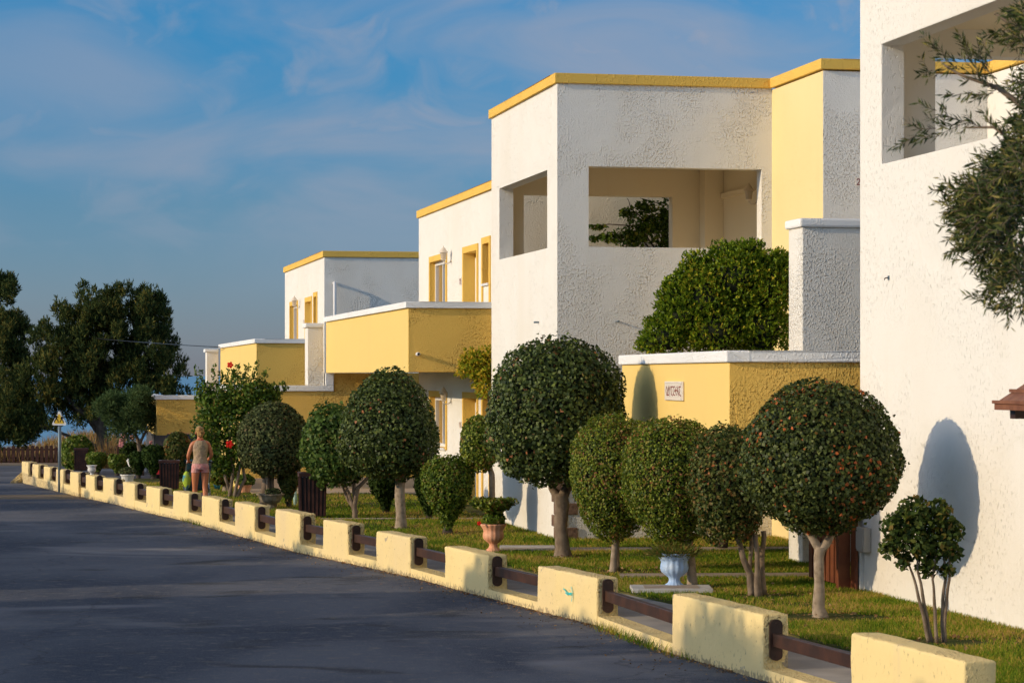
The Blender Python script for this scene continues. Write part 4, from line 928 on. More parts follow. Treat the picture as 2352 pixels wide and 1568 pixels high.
# build the crown from many small clumps inside a few big lobes so that sky shows between them
def lobes(big,k,rmin,rmax,seed):
    r_=random.Random(seed); out=[]
    for (a,b,rx,ry,m) in big:
        for i in range(m):
            th=r_.uniform(0,2*math.pi); f=math.sqrt(r_.uniform(.0,1)); dy=r_.uniform(-1,1)*1.6
            out.append((a+rx*f*math.cos(th),b+ry*f*math.sin(th),r_.uniform(rmin,rmax)*.85,r_.uniform(rmin,rmax)*1.25,dy*math.sqrt(1-f*f*.8)))
    return out
JB=[(200,730,66,58,46),(285,712,88,46,48),(240,770,100,60,40),(250,860,110,70,40),(150,860,80,60,30),(350,735,36,40,18),(130,800,60,50,28),(230,810,90,60,44),(340,820,60,60,34),(90,880,55,55,26),(180,890,70,50,28),(300,890,75,40,26),(385,860,36,45,18),(50,965,45,40,22),(45,995,55,22,18),(95,985,35,20,9),(25,1003,70,16,18),(5,990,40,25,14),(25,900,40,40,16),(140,960,60,32,15),(250,945,45,28,10),(400,900,22,16,6)]
juniper('juniper_tree','huge dark spreading juniper tree at the end of the road',92,238,1050,lobes(JB,0,11,21,4),19000,
        [[(238,1062,17,0),(236,1020,14,0),(232,970,12,0),(225,900,10,0),(220,800,7,0)],[(235,1000,9,0),(200,960,6,.3),(150,930,4,.5),(100,905,3,.6)],[(232,980,9,0),(180,935,5,-.4),(130,880,3,-.5)],[(230,960,9,0),(290,910,6,.3),(350,860,4,.3)],[(226,900,8,0),(170,830,5,0),(140,760,3,0)],[(224,880,7,0),(290,800,5,0),(320,730,3,0)],[(236,1030,6,0),(190,1010,4,-.6),(130,985,3,-.8),(60,960,2,-.8)]],21)
JB2=[(10,700,36,60,18),(-20,800,70,90,34),(20,790,45,60,24),(10,900,55,70,30),(-30,960,60,60,20),(30,960,40,50,14)]
juniper('juniper_tree','dark conifer tree cut off by the left edge of the picture',98,-30,1050,lobes(JB2,0,11,20,6),9000,
        [[(-30,1065,18,0),(-28,980,14,0),(-20,850,10,0),(-10,740,6,0)],[(-26,940,8,0),(10,880,5,.4),(40,830,3,.5)],[(-28,1000,8,0),(20,950,4,-.4),(50,930,3,-.4)]],22)
# feathery small tree
Y=78; z0=g(Y); t=thing('feathery_tree','small feathery pale green tree with a crooked pale trunk before the junipers','tree',(PX(325,Y),Y,z0)); s=Y/FPX
part(trunk_mesh([(0,0,0),((322-325)*s,0,PZ(1040,Y)-z0),((318-325)*s,0,PZ(1015,Y)-z0),((300-325)*s,0,PZ(970,Y)-z0)],[.10,.08,.06,.03],BARK,t),'trunk',BARK,t)
part(trunk_mesh([((319-325)*s,0,PZ(1020,Y)-z0),((335-325)*s,0,PZ(990,Y)-z0),((320-325)*s,0,PZ(940,Y)-z0)],[.05,.04,.02],BARK,t),'limb',BARK,t)
clump_plant(t,'crown',lobes([(295,935,48,38,24),(260,950,26,30,9),(325,965,26,35,12),(290,985,45,20,10),(330,920,18,20,6)],0,9,17,9),Y,325,z0,3800,.15,FEATH,.10,4,seed=23,upb=.35,inner=.95)
# oleander with pink flowers
Y=80; z0=g(Y); t=thing('oleander_bush','dark oleander bush with a few pink flowers under the feathery tree','bush',(PX(305,Y),Y,z0)); s=Y/FPX
part(trunk_mesh([(0,0,0),(.02,0,.4),(0,0,.8)],[.05,.04,.03],BARKD,t),'stem',BARKD,t)
clump_plant(t,'foliage',[(300,1040,25,30),(285,1060,18,18),(325,1045,20,26)],Y,305,z0,2500,.12,CONIF,.2,0,seed=31,inner=.6)
for (a,b) in ((284,1012),(283,1020),(309,1003),(353,1016),(288,1000)): flower(t,(a-305)*s,-.45,PZ(b,Y)-z0,.09,PINKL)

# olive branches close to the camera at the right
def olive():
    Y=11.0; s=Y/FPX; rg=np.random.default_rng(44)
    t=thing('olive_tree','olive tree leaning in from the right edge with long twigs of narrow leaves','tree',(PX(2520,Y),Y+.1,0))
    ox=PX(2520,Y); Pw=lambda a,b,dy=0:(PX(a,Y)-ox,dy-.1,PZ(b,Y))
    part(trunk_mesh([(0,0,-.05),(.05,.05,1.2),(-.02,0,2.4),(.0,0,4.4)],[.14,.12,.10,.05],BARK,t),'trunk',BARK,t)
    limbs=[[(2510,560),(2420,420),(2352,330),(2300,285),(2235,283)],[(2515,400),(2400,270),(2300,195),(2230,165),(2180,130)],[(2520,700),(2440,620),(2352,560),(2290,540)],[(2515,300),(2420,150),(2352,60),(2300,20)]]
    for st in limbs: part(trunk_mesh([Pw(a,b,.05*i) for i,(a,b) in enumerate(st)],[.035,.022,.012,.007,.004][:len(st)],BARK,t,n=6),'limb',BARK,t)
    tw=[]  # twigs: base (px,py,dy), direction (dx,dy_img), length px
    mass=[(2375,50,55),(2380,190,38),(2378,260,38),(2372,330,42),(2345,350,35),(2325,385,40),(2305,430,48),(2250,440,45),(2245,480,45),(2290,500,70),(2340,480,60),(2250,530,38),(2300,570,45),(2330,620,38),(2320,660,30),(2345,690,25),(2352,420,60),(2352,600,50)]
    for (a,b,r_) in mass:
        for i in range(int(r_*r_*.030)+8):
            th=rg.random()*2*np.pi; f=np.sqrt(rg.random())*r_; x=a+f*np.cos(th); y=b+f*np.sin(th)
            ang=rg.normal()*.9+(np.pi*.85)   # mostly pointing left/outwards
            tw.append((x,y,rg.normal()*.22,np.cos(ang),np.sin(ang)*.8-.25*rg.random(),rg.uniform(26,50)))
    # long twigs
    def along(pts,k,L0,up):
        for i in range(k):
            f=i/(k-1)*(len(pts)-1.001); j=int(f); f-=j; x=pts[j][0]*(1-f)+pts[j+1][0]*f; y=pts[j][1]*(1-f)+pts[j+1][1]*f
            tw.append((x,y,rg.normal()*.04,-.75+rg.normal()*.2,up+rg.normal()*.45,L0*rg.uniform(.6,1.2)))
    along([(2290,300),(2235,283),(2170,290),(2120,300),(2090,320)],15,48,-.15)
    along([(2235,283),(2180,270),(2130,250)],7,40,-.2); along([(2150,295),(2160,310)],3,40,.5)
    along([(2290,205),(2240,180),(2190,145),(2150,120)],12,45,-.1); along([(2230,160),(2225,110)],5,40,-1.2); along([(2260,170),(2255,120)],4,42,-1.4); along([(2200,150),(2130,160)],5,40,-.1)
    along([(2290,200),(2270,140)],5,45,-1.2); along([(2280,215),(2200,210)],6,35,.0); along([(2250,440),(2180,450)],4,40,-.3); along([(2240,520),(2180,480)],4,42,-.3); along([(2250,560),(2210,570)],4,35,.2)
    Cs=[];Ds=[];stem=M()
    for (x,y,dy,dx,dz,Lp) in tw:
        d=np.array([dx,rg.normal()*.3,-dz]); d/=np.linalg.norm(d); b=np.array(Pw(x,y,dy)); Lw=Lp*s
        stem.tube([b,b+d*Lw*.5,b+d*Lw*.95],[.0022,.0016,.001],4)
        m=max(6,int(Lw/.0078)); f=np.linspace(.05,1,m)[:,None]; P=b+d*Lw*f
        side=nrm(np.cross(d,rg.normal(size=(m,3)))); dd=nrm(d*.85+side*.75); Cs.append(P+dd*.022); Ds.append(dd)
    C=np.concatenate(Cs);D=np.concatenate(Ds); V,F=leaves(C,nrm(np.cross(D,rg.normal(size=D.shape))),D,.046*(.75+.5*rg.random(len(C))),.095,.03)
    np_mesh('leaves',V,F,[OLIVE],t); part(stem,'twigs',BARK,t)
olive()

# trees off to the left of the road that shade it: only their shadows reach the picture
def shade_tree(x,y,h,r,seed):
    t=thing('roadside_tree','leafy tree across the road, outside the picture on the left','tree',(x,y,g(y)),0,'trees across the road')
    part(trunk_mesh([(0,0,0),(.1,0,h*.3),(0,.1,h*.6)],[.2,.16,.1],BARK,t),'trunk',BARK,t)
    crown(t,'crown',(0,0,.25),r,0,h-.25,[(0,.8),(.2,.95),(.45,1),(.7,.92),(.88,.7),(.96,.45),(1,.1)],HIBI,2600,.22,lump=.10,core=.93,seed=seed,depth=.15,stray=.12)
k=math.tan(SUN_EL)
for i,(yw,h,r_,near) in enumerate([v if len(v)>3 else v+(0,) for v in [(22.5,6.2,1.7,1.9),(29.95,5.5,1.35,1.5),(26.9,5.3,.7),(40.5,4.6,.7),(37.5,4.4,.6),(14,5.6,2.3),(18,5.6,2.3),(21.5,5.1,1.9),(24.4,4.8,1.9),(27.0,4.7,1.6),(29.4,4.5,1.4),(34.2,4.2,1.6),(37.2,4.1,1.9),(40.4,4.0,1.8),(43.0,3.8,1.5),(45.4,3.7,1.4),(51.4,3.7,1.7),(54.6,3.8,1.9),(58.0,3.7,1.9),(61.2,3.6,1.9),(64.6,3.4,1.8),(68.5,3.3,1.8)]]):
    a=[p for p in BPTS]; xw=np.interp(yw,[p.y for p in a][::-1],[p.x for p in a][::-1])
    Ls_=h/k; shade_tree(xw-1.3-Ls_*math.cos(SUN_AZ)*.93+near*math.cos(SUN_AZ), yw-Ls_*math.sin(SUN_AZ)*.93+near*math.sin(SUN_AZ), h, r_, 50+i)

# ================================================================== GRASS
def blades(name,label,cat,P,h,wd,m,lean=.35,seed=1):
    rg=np.random.default_rng(seed); n=len(P); th=rg.random(n)*2*np.pi; H=h*(.5+.9*rg.random(n)); W=wd*(.7+.6*rg.random(n))
    sd_=np.stack([np.cos(th),np.sin(th),np.zeros(n)],axis=1)*W[:,None]*.5
    ln=np.stack([rg.normal(size=n)*lean,rg.normal(size=n)*lean,np.ones(n)],axis=1)*H[:,None]
    V=np.stack([P-sd_,P+sd_,P+ln],axis=1).reshape(-1,3); F=np.arange(len(V)).reshape(-1,3)
    return prop(np_mesh(name,V,F,[m]),label,cat,kind='stuff')
rg=np.random.default_rng(77); n=300000
u=rg.random(n*2); Yg=1/(1/19.5+u*(1/64-1/19.5)); Xr=rg.random(n*2)
wy=np.array([p.y for p in sw_r][::-1]); wx=np.array([p.x for p in sw_r][::-1])
if wy[0]>wy[-1]: wy=wy[::-1]; wx=wx[::-1]
Xl=np.interp(Yg,wy,wx)+.02+.05*np.sin(Yg*9)*np.sin(Yg*23); Xe=np.minimum(Yg*.222+.3,9)
Xg=Xl+(Xe-Xl)*Xr
P=np.stack([Xg,Yg,np.where(Yg<55,0,-.02*(Yg-55))+.12],axis=1)
ok=rg.random(len(P))<np.clip((Xe-Xl)/9,0,1)
# no grass on paths, inside house A, or where the ground is bare round trunks
ca,sa=math.cos(rz),math.sin(rz)
def inloc(O_,P,rot):
    x=P[:,0]-O_[0]; y=P[:,1]-O_[1]; return x*math.cos(rot)+y*math.sin(rot), -x*math.sin(rot)+y*math.cos(rot)
ax,ay=inloc(A0,P,rz); ok&=~((ax>0)&(ay<.0)); bx,by=inloc(B0,P,rz); ok&=~((bx>0)&(by>0))
for (py,a,b) in ((1266,1150,2100),(1327,1425,1930),(1193,735,1120)):
    yy=gY(py); x0=PX(a,yy); x1=PX(b,yy); ok&=~((P[:,1]>yy+(P[:,0]-x0)*.05)&(P[:,1]<yy+(P[:,0]-x0)*.05+.42)&(P[:,0]>x0)&(P[:,0]<x1))
ok&=~((P[:,1]>54.4)&(P[:,1]<57.6)&(P[:,0]<-1.0)&(P[:,0]>-6.2))
for (a_,b_,hx_,hy_) in ((1545,1360,.52,.36),(1215,1264,.45,.22)):
    X_,Y_,_=spot(a_,b_); yc_=Y_+(.28 if a_>1500 else .35); ok&=~((abs(P[:,0]-X_)<hx_)&(abs(P[:,1]-yc_)<hy_))
    ok&=~((abs(P[:,0]-X_)<hx_)&(P[:,1]<yc_)&(P[:,1]>yc_-hy_-.25)&(rg.random(len(P))<.6))
for (a,b,r_) in ((1883,1416,.5),(1293,1278,.3),(1735,1368,.35),(1410,1312,.25),(1588,1347,.3),(1028,1225,.25),(2145,1474,.35),(921,1213,.25),(815,1190,.25)):
    X_,Y_,_=spot(a,b); dd=((P[:,0]-X_-.1)**2*.5+(P[:,1]-Y_+.1)**2)+.05*pn(P,3.1); ok&=~(dd<r_*r_)
thin=(pn(P,.9,3)+.6*pn(P,2.3,7)); ok&=rg.random(len(P))<np.clip(1.1-1.0*np.clip(thin,0,1),0,1)
P=P[ok][:n]
blades('grass','short green and straw coloured grass of the lawn','grass',P,.044+.0*P[:,1],.006+.00022*P[:,1],GRASS,.45,5)
# weeds at the foot of the wall
W=[]
for (px0,px1,k_) in ((1385,1520,330),(425,470,70),(1521,1600,60)):
    for i in range(k_):
        p=wallpt(rnd.uniform(px0,px1)); W.append((p.x-.02-abs(rnd.gauss(0,.06)),p.y+rnd.gauss(0,.05),.0))
blades('weeds','weeds sprouting where the road meets the low wall','weeds',np.array(W),.10,.009,GRASS,.5,6)
W=[]
for i in range(26000):
    v=DUNEV[rnd.randrange(len(DUNEV))]; W.append((v[0]+rnd.uniform(-.4,.4),v[1]+rnd.uniform(-.6,.6),v[2]-.02))
for i in range(5000): W.append((rnd.uniform(-36,-14),103.9+rnd.random()*.7,g(104)))
blades('dry_grass','dry brown and reddish grass on the dune behind the fence','dry grass',np.array(W),.38,.035,DRYG,.3,8)
def flat_leaves(name,label,P,size,m,seed):
    rg=np.random.default_rng(seed); n_=len(P); Nn=nrm(rg.normal(size=(n_,3))*.35+np.array([0,0,1])); D=rg.normal(size=(n_,3))
    V,F=leaves(P,Nn,D,size*(.5+rg.random(n_)),.35,.12); return prop(np_mesh(name,V,F,[m]),label,'litter',kind='stuff')
LITTER=leafmat('fallen_leaves',[(0,(.16,.09,.04)),(.5,(.30,.18,.08)),(.85,(.42,.28,.14)),(1,(.45,.16,.05))],.8,.1,.1)
W=[]
for i in range(2600):
    px_=rnd.choice([rnd.uniform(430,1700),rnd.uniform(60,2200)]); p=wallpt(px_); d_=abs(rnd.gauss(0,.07)) if rnd.random()<.8 else rnd.random()*.7; W.append((p.x-.01-d_,p.y-d_*.35,g(p.y)+.012))
flat_leaves('fallen_leaves','dry leaf litter and grit along the foot of the low wall',np.array(W),.028,LITTER,41)
W=[]
for i in range(900):
    a_=rnd.choice([(1883,1416),(1293,1278),(1735,1368),(1410,1312),(1588,1347),(2145,1474),(1028,1225),(920,1213)]); X_,Y_,Z_=spot(*a_); W.append((X_+rnd.gauss(.1,.45),Y_+rnd.gauss(0,.45),.125+rnd.random()*.03))
flat_leaves('fallen_leaves','brown fallen leaves scattered on the lawn under the clipped trees',np.array(W),.045,LITTER,42)
# reddish dry stalks behind the little shrubs
X_,Y_,Z_=spot(232,1078); blades('dry_stalks','reddish dry stalks behind the little round shrub','dry grass',np.array([(X_+rnd.gauss(0,.18),Y_+1+rnd.gauss(0,.1),Z_) for i in range(120)]),.95,.03,DRYG,.18,9)

# ================================================================== STREET FURNITURE AND GARDEN THINGS
# picket fence far left
Yf=gY(1062,0); fr=thing('picket_fence','dark brown wooden picket fence along the far side of the road','fence',(0,Yf,g(Yf)))
hf=PZ(1023,Yf)-g(Yf)
q=M(); x=PX(-60,Yf); xe=PX(300,Yf); i=0
while x<xe:
    h_=hf*(1+.05*math.sin(i*1.7)+.03*math.sin(i*5.1)); q.add([(x,0,0),(x+.15,0,0),(x+.15,0,h_-.05),(x+.075,0,h_),(x,0,h_-.05),(x,.03,0),(x+.15,.03,0),(x+.15,.03,h_-.05),(x+.075,.03,h_),(x,.03,h_-.05)],
        [(0,1,2,3,4),(9,8,7,6,5),(0,5,6,1),(1,6,7,2),(2,7,8,3),(3,8,9,4),(4,9,5,0)]); x+=.205; i+=1
part(q,'pickets',BINWOOD,fr)
for zz_ in (.22,.62): part(M().box(PX(-60,Yf),xe,.032,.08,zz_*hf/.8-.04,zz_*hf/.8+.03),'rail',BINWOOD,fr)
x=PX(-55,Yf)
while x<xe: part(M().box(x,x+.1,.082,.18,0,hf),'post',BINWOOD,fr); x+=2.4
# school crossing sign
p=wallpt(137); Ys=p.y; X=PX(136,Ys)+.02
t=thing('school_crossing_sign','triangular yellow school crossing sign on a grey pole by the low wall','road sign',(X,Ys-.05,g(Ys)))
zt=PZ(976,Ys)-g(Ys); s=Ys/FPX
part(M().tube([(0,0,0),(0,0,zt+.36)],.042,12),'pole',GREYM,t)
hw_=18*s; ht=35*s
def tri(sc,y0,y1,m,name):
    c=zt+ht*.36; pts=[(-hw_*sc,c-ht*.36*sc),(hw_*sc,c-ht*.36*sc),(0,c+ht*.64*sc)]; q=M(); P=[]
    for i,(a,b) in enumerate(pts):
        for f in (.10,): 
            pa=pts[i-1]; pb=pts[(i+1)%3]
            P.append((a+(pa[0]-a)*f,b+(pa[1]-b)*f)); P.append((a+(pb[0]-a)*f,b+(pb[1]-b)*f))
    nP=len(P); q.add([(a,y0,b) for a,b in P]+[(a,y1,b) for a,b in P],[tuple(range(nP)),tuple(reversed(range(nP,2*nP)))]+[(i,(i+1)%nP,nP+(i+1)%nP,nP+i) for i in range(nP)])
    return part(q,name,m,t)
tri(1,-.07,-.05,SIGNW,'sign_board'); tri(.70,-.074,-.0705,SIGNY,'sign_field')
def walker(cx,cz,h):
    return [([(cx,cz+.62*h),(cx-.02*h,cz+.36*h)],.15*h),([(cx-.02*h,cz+.36*h),(cx-.18*h,cz+.16*h),(cx-.22*h,cz)],.09*h),([(cx-.02*h,cz+.36*h),(cx+.12*h,cz+.2*h),(cx+.16*h,cz+.0*h)],.09*h),([(cx,cz+.62*h),(cx-.2*h,cz+.42*h)],.07*h),([(cx,cz+.62*h),(cx+.2*h,cz+.45*h)],.07*h),([(cx+.01*h,cz+.80*h),(cx+.01*h,cz+.86*h)],.14*h)]
q=M()
for (cx_,hh_) in ((-.062,.25),(.07,.21)):
    for ln,wd in walker(cx_,zt+.075,hh_): q.strokes([ln],(0,-.0745,0),(1,0,0),(0,0,1),(0,-1,0),wd)
part(q,'walking_figures',BLACK,t)
# slatted bins
def bin_(px,base,w_px,top,label,off=.12):
    X,Y,Z=spot(px,base,off); s=Y/FPX; W=w_px*s; H=(base-top)*s
    t=thing('litter_bin',label,'litter bin',(X,Y+W*.4,Z),R(8),'slatted wooden litter bins'); a=W*.43; b=W*.40
    q=M(); nS=7
    for i in range(nS):
        x=-b+2*b*i/(nS-1); wd=2*b/nS*.36
        for sg in (-1,1):
            q.hexa([(x-wd,sg*b-.01,.04),(x+wd,sg*b-.01,.04),(x+wd,sg*b+.01,.04),(x-wd,sg*b+.01,.04),(x*a/b-wd,sg*a-.01,H*.92),(x*a/b+wd,sg*a-.01,H*.92),(x*a/b+wd,sg*a+.01,H*.92),(x*a/b-wd,sg*a+.01,H*.92)])
            q.hexa([(sg*b-.01,x-wd,.04),(sg*b+.01,x-wd,.04),(sg*b+.01,x+wd,.04),(sg*b-.01,x+wd,.04),(sg*a-.01,x*a/b-wd,H*.92),(sg*a+.01,x*a/b-wd,H*.92),(sg*a+.01,x*a/b+wd,H*.92),(sg*a-.01,x*a/b+wd,H*.92)])
    part(q,'slats',BINWOOD,t); part(M().hexa([(-b*.93,-b*.93,.02),(b*.93,-b*.93,.02),(b*.93,b*.93,.02),(-b*.93,b*.93,.02),(-a*.93,-a*.93,H*.9),(a*.93,-a*.93,H*.9),(a*.93,a*.93,H*.9),(-a*.93,a*.93,H*.9)]),'liner',BLACK,t)
    c=a*1.13; q=M().panel('y',-c,-c*.72,-c,c,H*.91,H).panel('y',c*.72,c,-c,c,H*.91,H).panel('x',-c,-c*.72,-c*.72,c*.72,H*.91,H).panel('x',c*.72,c,-c*.72,c*.72,H*.91,H); part(q,'rim',BINWOOD,t,.006)
bin_(715,1189,67,1085,'dark slatted wooden litter bin nearest to the camera')
bin_(386,1126,49,1057,'dark slatted wooden litter bin left of the woman')
bin_(184,1082,33,1029,'dark slatted wooden litter bin by the far end of the low wall')
# urns and planters
URN=[(0,0),(.60,0),(.62,.05),(.55,.10),(.36,.17),(.30,.24),(.33,.31),(.52,.38),(.72,.46),(.80,.56),(.78,.66),(.74,.74),(.78,.80),(.96,.94),(1,.97),(1,1),(.93,1),(.85,.93),(0,.90)]
def urn(px,base,hw,top,m,label,prof=URN,flute=.02,name='urn_planter',dy=0,n=84):
    X,Y,Z=spot(px,base); s=Y/FPX; Rr=hw*s; H=(base-top)*s
    t=thing(name,label,'planter',(X,Y+Rr*.4+dy,Z)); part(M().lathe([(r_*Rr,z_*H) for r_,z_ in prof],n=n,flute=flute,nf=14),'urn_body',m,t); part(M().lathe([(Rr*.86,H*.94),(0,H*.96)],n=20),'soil',DIRT,t)
    return t,X,Y+Rr*.4+dy,Z+H,Rr
_,x_,y_,zt_,r_=urn(1133,1269,30,1203,TERRA,'terracotta urn planter on the lawn edge, holding a flat clipped plant')
Y=y_; t=thing('potted_plant','flat topped clipped plant growing in the terracotta urn','plant',(x_,y_,zt_)); s=Y/FPX
part(trunk_mesh([(0,0,-.04),(.01,0,.12),(.02,0,.28)],[.03,.025,.02],BARKD,t,n=8),'stem',BARKD,t)
crown(t,'crown',(-.02,0,.16),54*s,0,36*s,[(0,.25),(.3,.62),(.6,.95),(.85,1),(1,.75)],FICUS,2100,.055,wr=.34,seed=71,core=0,lump=.16,stray=.12,depth=.6)
crown(t,'low_leaves',(.02,0,-.02),24*s,0,30*s,ROUND,BOX,600,.05,wr=.36,seed=72,core=.6)
flower(t,(1101-1133)*s,-.2,.02,.035,REDL)
_,x_,y_,zt_,r_=urn(1550,1352,40,1270,BLUEP,'pale blue painted urn planter on a white slab',flute=.03)
t=thing('potted_plant','spiky grass like succulent in the pale blue urn','plant',(x_,y_,zt_-.03)); s=y_/FPX
rg=np.random.default_rng(3); m=2600; th=rg.random(m)*6.283; rr=np.sqrt(rg.random(m))*r_*1.0
P=np.stack([np.cos(th)*rr,np.sin(th)*rr,-.01+0*rr],axis=1); d=nrm(np.stack([np.cos(th)*rr*2.2,np.sin(th)*rr*2.2,.22+0*rr],axis=1)+rg.normal(size=(m,3))*.12)
P=P+d*(rg.random((m,1))*.17); V,F=leaves(P+d*.02,nrm(np.cross(d,rg.normal(size=d.shape))),d,.055*(.7+.6*rg.random(m)),.10,.02); np_mesh('foliage',V,F,[leafmat('succulent_leaves',[(0,(.08,.12,.02)),(.6,(.17,.20,.03)),(.85,(.28,.20,.05)),(1,(.35,.14,.05))],.5,.2)],t)
part(M().lathe([(0,0),(r_*.8,0),(r_*.7,.05),(0,.08)],n=16),'base_shade',INNER,t)
X,Y,Z=spot(1545,1360); t=thing('paving_slab','white edged square slab under the pale blue urn','slab',(X,Y,Z)); 
part(M().box(-.50,.50,-.05,.62,-.01,.045),'slab_edge',SLAB,t,.006); part(M().box(-.34,.34,.07,.5,.0455,.050),'slab_centre',PATH,t)
X,Y,Z=spot(1215,1264); t=thing('paving_slab','white slab corner in the grass behind the terracotta urn','slab',(X,Y,Z)); part(M().box(-.45,.40,.15,.55,-.01,.045),'slab_edge',SLAB,t,.006)
BOWL=[(0,0),(.38,0),(.40,.06),(.26,.16),(.22,.28),(.30,.36),(.62,.45),(.80,.70),(.86,.88),(1,.94),(1,1),(.90,1),(.8,.9),(0,.88)]
_,x_,y_,zt_,r_=urn(620,1170,32,1134,STONEP,'weathered stone bowl planter under the grey green ball tree',BOWL,.03,'bowl_planter')
t=thing('potted_plant','small grey dry plant in the weathered stone bowl','plant',(x_,y_,zt_-.03)); crown(t,'foliage',(.05,0,0),.16,0,.14,ROUND,GREYG,260,.05,seed=73,core=.4)
TRO=[(0,0),(.72,0),(.76,.1),(.86,.7),(.92,.8),(1,.84),(1,1),(.9,1),(.86,.9),(0,.88)]
_,x_,y_,zt_,r_=urn(292,1107,17,1089,WPOT,'white trough planter by the low wall, holding a grey plant',TRO,.01,'bowl_planter')
t=thing('potted_plant','grey green plant in the white trough planter','plant',(x_,y_,zt_-.03)); crown(t,'foliage',(0,0,0),.22,0,.22,ROUND,GREYG,420,.07,seed=74,core=.5)
urn(210,1094,12,1068,WPOT,'small white urn planter beside the far wooden bin',URN,.01)
_,x_,y_,zt_,r_=urn(561,1131,17,1113,TERRA,'low brown terracotta pot behind the hibiscus stems',TRO,.01,'plant_pot')
t=thing('potted_plant','dark leafy plant in the low brown pot','plant',(x_,y_,zt_-.03)); crown(t,'foliage',(0,0,0),.22,0,.26,ROUND,HIBI,420,.08,seed=75,core=.5)
X,Y,Z=spot(499,1124); t=thing('turquoise_pot','small turquoise pot lying behind the little round shrub','pot',(X,Y,Z)); part(M().lathe([(0,0),(.06,0),(.09,.12),(.1,.13),(.085,.13),(0,.1)],n=14),'pot_body',mat('turquoise_glaze',(.10,.42,.45),.3),t); 
X,Y,Z=spot(679,1160); t=thing('garden_post','pale turquoise short post left of the nearest wooden bin','post',(X,Y,Z)); part(M().tube([(0,0,0),(-.02,0,.40)],.04,10),'post_shaft',mat('pale_turquoise_paint',(.45,.66,.64),.5),t)
X,Y,Z=spot(301,1092); t=thing('garden_ornament','small white curved garden ornament between the little shrubs','ornament',(X,Y,Z)); part(M().tube([(.1,0,0),(.06,0,.22),(-.04,0,.36),(-.1,0,.46),(-.02,0,.55)],[.06,.08,.06,.04,.02],10),'figure',WPOT,t)
# wooden gate at house A
YG0=gY(1329,.15); YG1=gY(1347,.15); ga=Vector((PX(1860,YG0),YG0,0)); gb=Vector((PX(1930,YG1),YG1,0)); gd=(gb-ga); Lg=gd.length; ang=math.atan2(gd.y,gd.x)
t=thing('wooden_gate','red brown wooden board gate between the ivy ball trunk and the near white house','gate',(ga.x,ga.y,.12),ang)
nb=7
for i in range(nb):
    x=i*Lg/nb; part(M().box(x,x+Lg/nb*.74,-.015,.015,.06,1.25),'board',REDWOOD,t,.004)
part(M().box(0,Lg,.016,.06,.25,.35).box(0,Lg,.016,.06,.95,1.05),'crossbar',REDWOOD,t)
part(M().box(Lg+.01,Lg+.10,-.06,.10,0,1.3),'gate_post',REDWOOD,t,.006)
gx=Lg+.10
part(M().box(gx,gx+.19,.10,.13,.0,1.3),'side_board',REDWOOD,t,.004)
# garden lamp
X,Y,Z=spot(262,1078); t=thing('garden_lamp','thin garden lamp post with a white globe among the far shrubs','lamp',(X,Y+2,Z)); hz=PZ(971,Y+2)-Z
part(M().tube([(0,0,0),(0,0,hz)],.025,8),'lamp_post',BLACK,t); part(M().lathe([(.07*math.cos(R(a)),.07*math.sin(R(a))) for a in range(-90,91,20)],(0,0,hz+.05),12),'globe',SIGNW,t)
# overhead cable
q=M(); pts=[]
for i in range(25):
    f=i/24; px=-60+(505+60)*f; Yc=105-(105-76)*f; py=742+(797-742)*f+14*math.sin(math.pi*f)*.55; pts.append((PX(px,Yc),Yc,PZ(py,Yc)))
o=q.tube(pts,.014,5).build('overhead_cable',BLACK); prop(o,'thin dark overhead cable running from the junipers to the far house','cable')
# red car behind the hedge ball
X,Y,Z=spot(425,1082,0); Y=74; X=PX(424,Y); Z=g(Y)
t=thing('parked_car','red parked car almost hidden behind the large hedge ball','car',(X,Y,Z),R(4)); CARR=mat('red_car_paint',(.45,.015,.02),.25,spec=.6,coat=.8); hwc=.80
def carsec(y,zs,ws): return [(sx*w_,y,z_) for (z_,w_,sx) in [(zs[i],ws[i],-1) for i in range(len(zs))]+[(zs[i],ws[i],1) for i in reversed(range(len(zs)))]]
secs=[carsec(-1.9,[.35,.5,.62,.66],[.62,.68,.66,.58]),carsec(-1.7,[.2,.5,.74,.80],[.74,.78,.74,.62]),carsec(-.9,[.2,.5,.82,.92],[.78,.80,.77,.66]),carsec(0,[.2,.5,.86,.93],[.78,.80,.78,.7]),carsec(1.2,[.2,.5,.88,.95],[.78,.80,.78,.7]),carsec(1.85,[.3,.5,.85,.9],[.70,.76,.72,.6])]
q=M(); vs=[v for s_ in secs for v in s_]; fs=[(i*8+j,i*8+(j+1)%8,(i+1)*8+(j+1)%8,(i+1)*8+j) for i in range(5) for j in range(8)]+[tuple(range(8)),tuple(range(40,48))]; part(q.add(vs,fs,0,True),'body',CARR,t)
q=M(); vs=[(-.66,-.85,.92),(.66,-.85,.92),(.52,-.25,1.38),(-.52,-.25,1.38),(-.68,1.6,.93),(.68,1.6,.93),(.54,1.2,1.40),(-.54,1.2,1.40)]; part(q.add(vs,[(0,1,2,3),(4,7,6,5),(1,5,6,2),(0,3,7,4)]),'windows',DGLASS,t); part(M().add([(-.53,-.27,1.382),(.53,-.27,1.382),(.55,1.22,1.405),(-.55,1.22,1.405)],[(0,1,2,3)]),'roof',CARR,t)
for sx in (-1,1):
    for yy in (-1.2,1.2): wv=part(M().tube([(sx*.64,yy,.3),(sx*.80,yy,.3)],.30,18),'wheel',BLACK,t); part(M().tube([(sx*.80,yy,.3),(sx*.81,yy,.3)],.18,12),'rim',GREYM,wv)
    part(M().box(sx*.50-.12,sx*.50+.12,-1.88,-1.80,.56,.68),'headlight',SIGNW,t)

